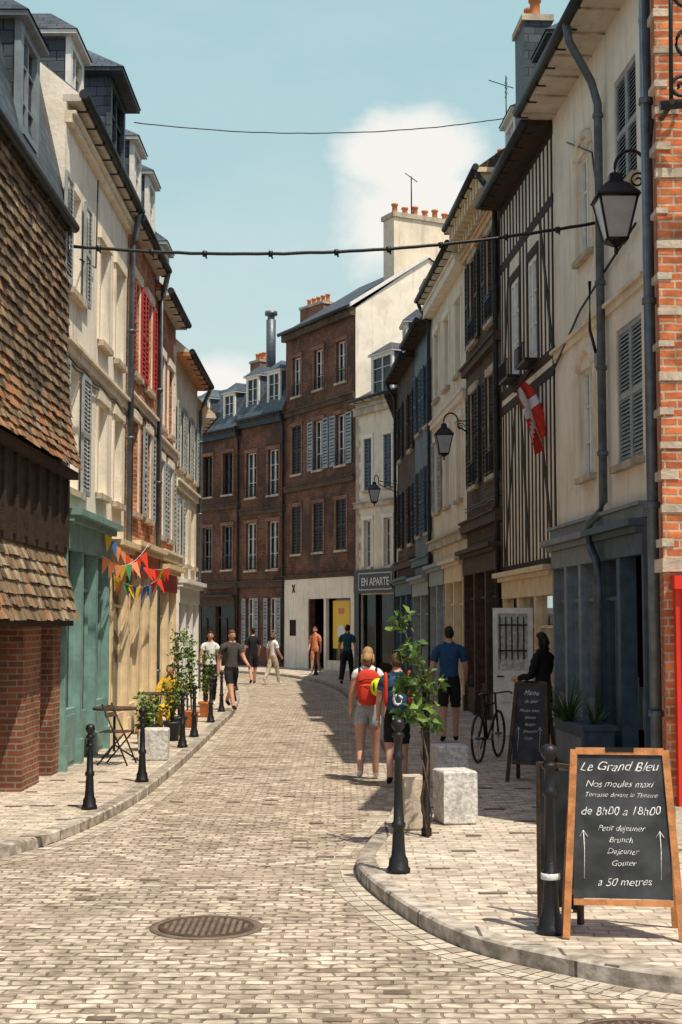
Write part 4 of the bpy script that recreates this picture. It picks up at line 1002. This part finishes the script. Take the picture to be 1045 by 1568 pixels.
    if bag:
        m=MB(); by=c.y-.24*k
        m.sup(V((0,by,c.z-.06)),(.165*k,.11*k,.25*k),bag,p=.6,nu=24,nv=14)
        m.sup(V((0,by-.10*k,c.z-.13)),(.12*k,.045*k,.13*k),bag,p=.6,nu=20,nv=12)
        m.tube([V((-.13*k,by-.1*k,c.z+.02*k)),V((-.05*k,by-.125*k,c.z+.05*k)),V((.05*k,by-.125*k,c.z+.05*k)),V((.13*k,by-.1*k,c.z+.02*k))],.007,'blackcloth',5)
        m.tube([V((-.12*k,by-.12*k,c.z-.05*k)),V((0,by-.155*k,c.z-.04*k)),V((.12*k,by-.12*k,c.z-.05*k))],.005,'blackcloth',5)
        for sg in(-1,1): m.tube([V((sg*.11*k,c.y-.13*k,c.z+.15*k)),V((sg*.12*k,c.y-.02*k,c.z+.19*k)),V((sg*.12*k,c.y+.11*k,c.z+.1*k)),V((sg*.13*k,c.y+.10*k,c.z-.1*k)),V((sg*.15*k,c.y-.1*k,c.z-.22*k))],.02*k,'blackcloth',8)
        m.done('backpack',root,org=(0,0,0))
    return root,J,k,c
UP=math.pi/2
rt,J,k,c=person('woman_with_red_backpack',.36,19.2,UP,1.66,z=0.0,legs=((.16,.05),(-.2,.32)),arms=((-.1,.25),(.15,.35)),shirt='whitecloth',pants='denim',pl=.38,sl=.12,hair='hairbl',long=.07,bag='redcloth',sh=.88,hips=1.05)
m=MB(); m.sup(V((.13,c.y-.40,c.z-.05)),(.11,.09,.12),'neon',nu=16,nv=10)
for i in range(3): m.sup(V((.13+(i-1)*.06,c.y-.475,c.z-.04)),(.012,.02,.06),'black',nu=8,nv=6)
m.done('bike_helmet',rt,org=(0,0,0))
rt,J,k,c=person('hiker_with_number_backpack',.72,18.5,UP,1.6,z=0.0,legs=((.2,.1),(-.2,.3)),arms=((.3,.5),(.1,.3)),shirt='bluecloth',pants='blackcloth',pl=.8,sl=.5,hair='hairbr',bag='midblue',shoe='blackcloth')
m=MB(); by=c.y-.24*k
m.sup(V((.15,by-.02,c.z-.0)),(.035,.09,.24),'redcloth',p=.7); m.sup(V((-.15,by-.02,c.z-.0)),(.03,.09,.22),'redcloth',p=.7)
m.tube([V((.045,by-.165,c.z+.03)),V((0,by-.168,c.z+.06)),V((-.045,by-.165,c.z+.02)),V((-.055,by-.168,c.z-.1)),V((-.04,by-.168,c.z-.17)),V((0,by-.168,c.z-.19)),V((.045,by-.168,c.z-.17)),V((.05,by-.168,c.z-.1)),V((0,by-.17,c.z-.06)),V((-.045,by-.168,c.z-.09))],.017,'whitecloth',8)
m.done('number_patch',rt,org=(0,0,0))
person('man_in_navy_shirt',1.8,23.8,UP,1.8,legs=((.1,.05),(-.1,.12)),arms=((.1,.7),(.05,.4)),shirt='midblue',pants='blackcloth',pl=.85,sl=.6,hair='hairdk',shoe='blackcloth',fat=1.15,sh=1.1)
person('walking_man_in_shorts',-2.5,32.6,math.radians(-62),1.78,z=.11,legs=((.5,.1),(-.45,.35)),arms=((-.35,.35),(.4,.6)),shirt='greycloth',pants='blackcloth',pl=.8,sl=.55,hair='hairbr',shoe='blackcloth',sh=1.08)
person('woman_in_white_top',-3.08,33.6,math.radians(-80),1.68,legs=((.15,.1),(-.15,.25)),arms=((.2,.8),(.1,.4)),shirt='whitecloth',pants='blackcloth',pl=1.8,sl=.3,hair='hairdk',long=.12,sh=.88)
person('man_in_black_with_cap',-3.0,48.5,UP+.3,1.8,z=.0,legs=((.2,.05),(-.2,.3)),arms=((.1,.7),(.0,.7)),shirt='blackcloth',pants='blackcloth',pl=.85,sl=.6,hair='hairdk',cap='blackcloth',fat=1.1,shoe='blackcloth')
person('woman_in_beige_trousers',-2.3,48.3,UP-.7,1.66,z=.0,legs=((.28,.1),(-.28,.3)),arms=((.1,.6),(-.1,.2)),shirt='whitecloth',pants='beige',pl=1.9,sl=.6,hair='hairbr',long=.1,sh=.88)
person('woman_in_coral_dress',-.98,54.5,math.radians(-120),1.7,legs=((.12,.05),(-.12,.2)),arms=((.05,.4),(-.1,.2)),shirt='orangecloth',pants='orangecloth',pl=.75,sl=.8,hair='hairbr',long=.08,sh=.88)
person('man_in_teal_shirt',.2,45.2,UP-.3,1.8,z=.11,legs=((.2,.1),(-.2,.3)),arms=((.1,.5),(-.1,.3)),shirt='tealcloth',pants='blackcloth',pl=1.9,sl=.55,hair='hairdk',shoe='blackcloth')
person('seated_child_in_yellow_jacket',-3.15,26.4,math.radians(-100),1.5,legs=((1.45,1.5),(1.4,1.45)),arms=((.5,.9),(.5,1.0)),shirt='yellowcloth',pants='yellowcloth',pl=1.8,sl=1.9,hair='hairbl',sit=True)
person('woman_in_black',3.05,21.6,UP+.8,1.72,legs=((.05,.0),(-.05,.05)),arms=((.3,1.2),(.2,1.2)),shirt='blackcloth',pants='blackcloth',pl=1.9,sl=1.9,hair='hairdk',long=.15,shoe='blackcloth',sh=.92)

# ================================================================ LIGHT / SKY / CAMERA
S=V((.30,-.37,1)).normalized()
el=math.asin(S.z); az=math.atan2(S.x,S.y)
w=bpy.data.worlds.new("World"); sc.world=w; w.use_nodes=True; nt=w.node_tree; bg=nt.nodes['Background']
sky=nt.nodes.new('ShaderNodeTexSky'); sky.sky_type='NISHITA'; sky.sun_disc=False; sky.sun_elevation=el; sky.sun_rotation=az; sky.dust_density=2.0; sky.air_density=1.0; sky.ozone_density=1.0; sky.altitude=0
tc=nt.nodes.new('ShaderNodeTexCoord').outputs['Generated']
n1=noise(nt,mapping(nt,tc,(1,1,1.5)),9,8,.58); n2=noise(nt,mapping(nt,tc,(1,1,2.5)),2.2,6,.6)
def math_(op,a,b_=None):
    n=nt.nodes.new('ShaderNodeMath'); n.operation=op
    for i,v in enumerate((a,b_)):
        if v is None: continue
        if isinstance(v,(int,float)): n.inputs[i].default_value=v
        else: nt.links.new(v,n.inputs[i])
    return n.outputs[0]
def blob(c,rx,rz):
    s=nt.nodes.new('ShaderNodeVectorMath'); s.operation='SUBTRACT'; nt.links.new(tc,s.inputs[0]); s.inputs[1].default_value=c
    mm=nt.nodes.new('ShaderNodeVectorMath'); mm.operation='MULTIPLY'; nt.links.new(s.outputs[0],mm.inputs[0]); mm.inputs[1].default_value=(1/rx,1/.3,1/rz)
    l=nt.nodes.new('ShaderNodeVectorMath'); l.operation='LENGTH'; nt.links.new(mm.outputs[0],l.inputs[0])
    return math_('SUBTRACT',1.0,l.outputs['Value'])
b1=blob((.050,.95,.318),.055,.042); b2=blob((.065,.955,.272),.105,.045); b3=blob((-.085,.985,.165),.05,.025)
bb=math_('MAXIMUM',math_('MAXIMUM',b1,b2),b3)
mk=ramp(nt,math_('ADD',bb,math_('MULTIPLY',math_('SUBTRACT',n1,.5),1.7)),-.05,.55,0,.95)
veil=math_('MULTIPLY',ramp(nt,n2,.4,.8),.25)
mask=math_('MAXIMUM',mk,veil)
sp=nt.nodes.new('ShaderNodeSeparateXYZ'); nt.links.new(tc,sp.inputs[0]); zz=sp.outputs[2]
fwd=ramp(nt,sp.outputs[1],-.6,.5,.35,1)
base=mixn(nt,sky.outputs[0],(3.2,4.95,5.2),math_('MULTIPLY',fwd,ramp(nt,zz,.75,.38,.0,.88)))
base=mixn(nt,base,(5.2,6.0,5.8),math_('MULTIPLY',fwd,ramp(nt,zz,.34,.12,0,.7)))
cl=mixn(nt,base,(7.0,6.85,6.5),mask)
nt.links.new(cl,bg.inputs['Color']); bg.inputs['Strength'].default_value=.135
sl=bpy.data.lights.new('sun','SUN'); sl.energy=5.0; sl.angle=math.radians(.5); sl.color=(1,.91,.76)
so=col(bpy.data.objects.new('sun',sl)); so.rotation_euler=S.to_track_quat('Z','Y').to_euler(); so.location=(5,-5,30)
cam=bpy.data.cameras.new('camera'); co=col(bpy.data.objects.new('camera',cam)); co.location=(0,0,2.1); co.rotation_euler=(math.radians(90+4.43),0,0)
cam.sensor_fit='VERTICAL'; cam.sensor_height=36; cam.sensor_width=24; cam.lens=50; cam.clip_end=2000
sc.camera=co
sc.view_settings.view_transform='Standard'; sc.view_settings.look='None'; sc.view_settings.exposure=0
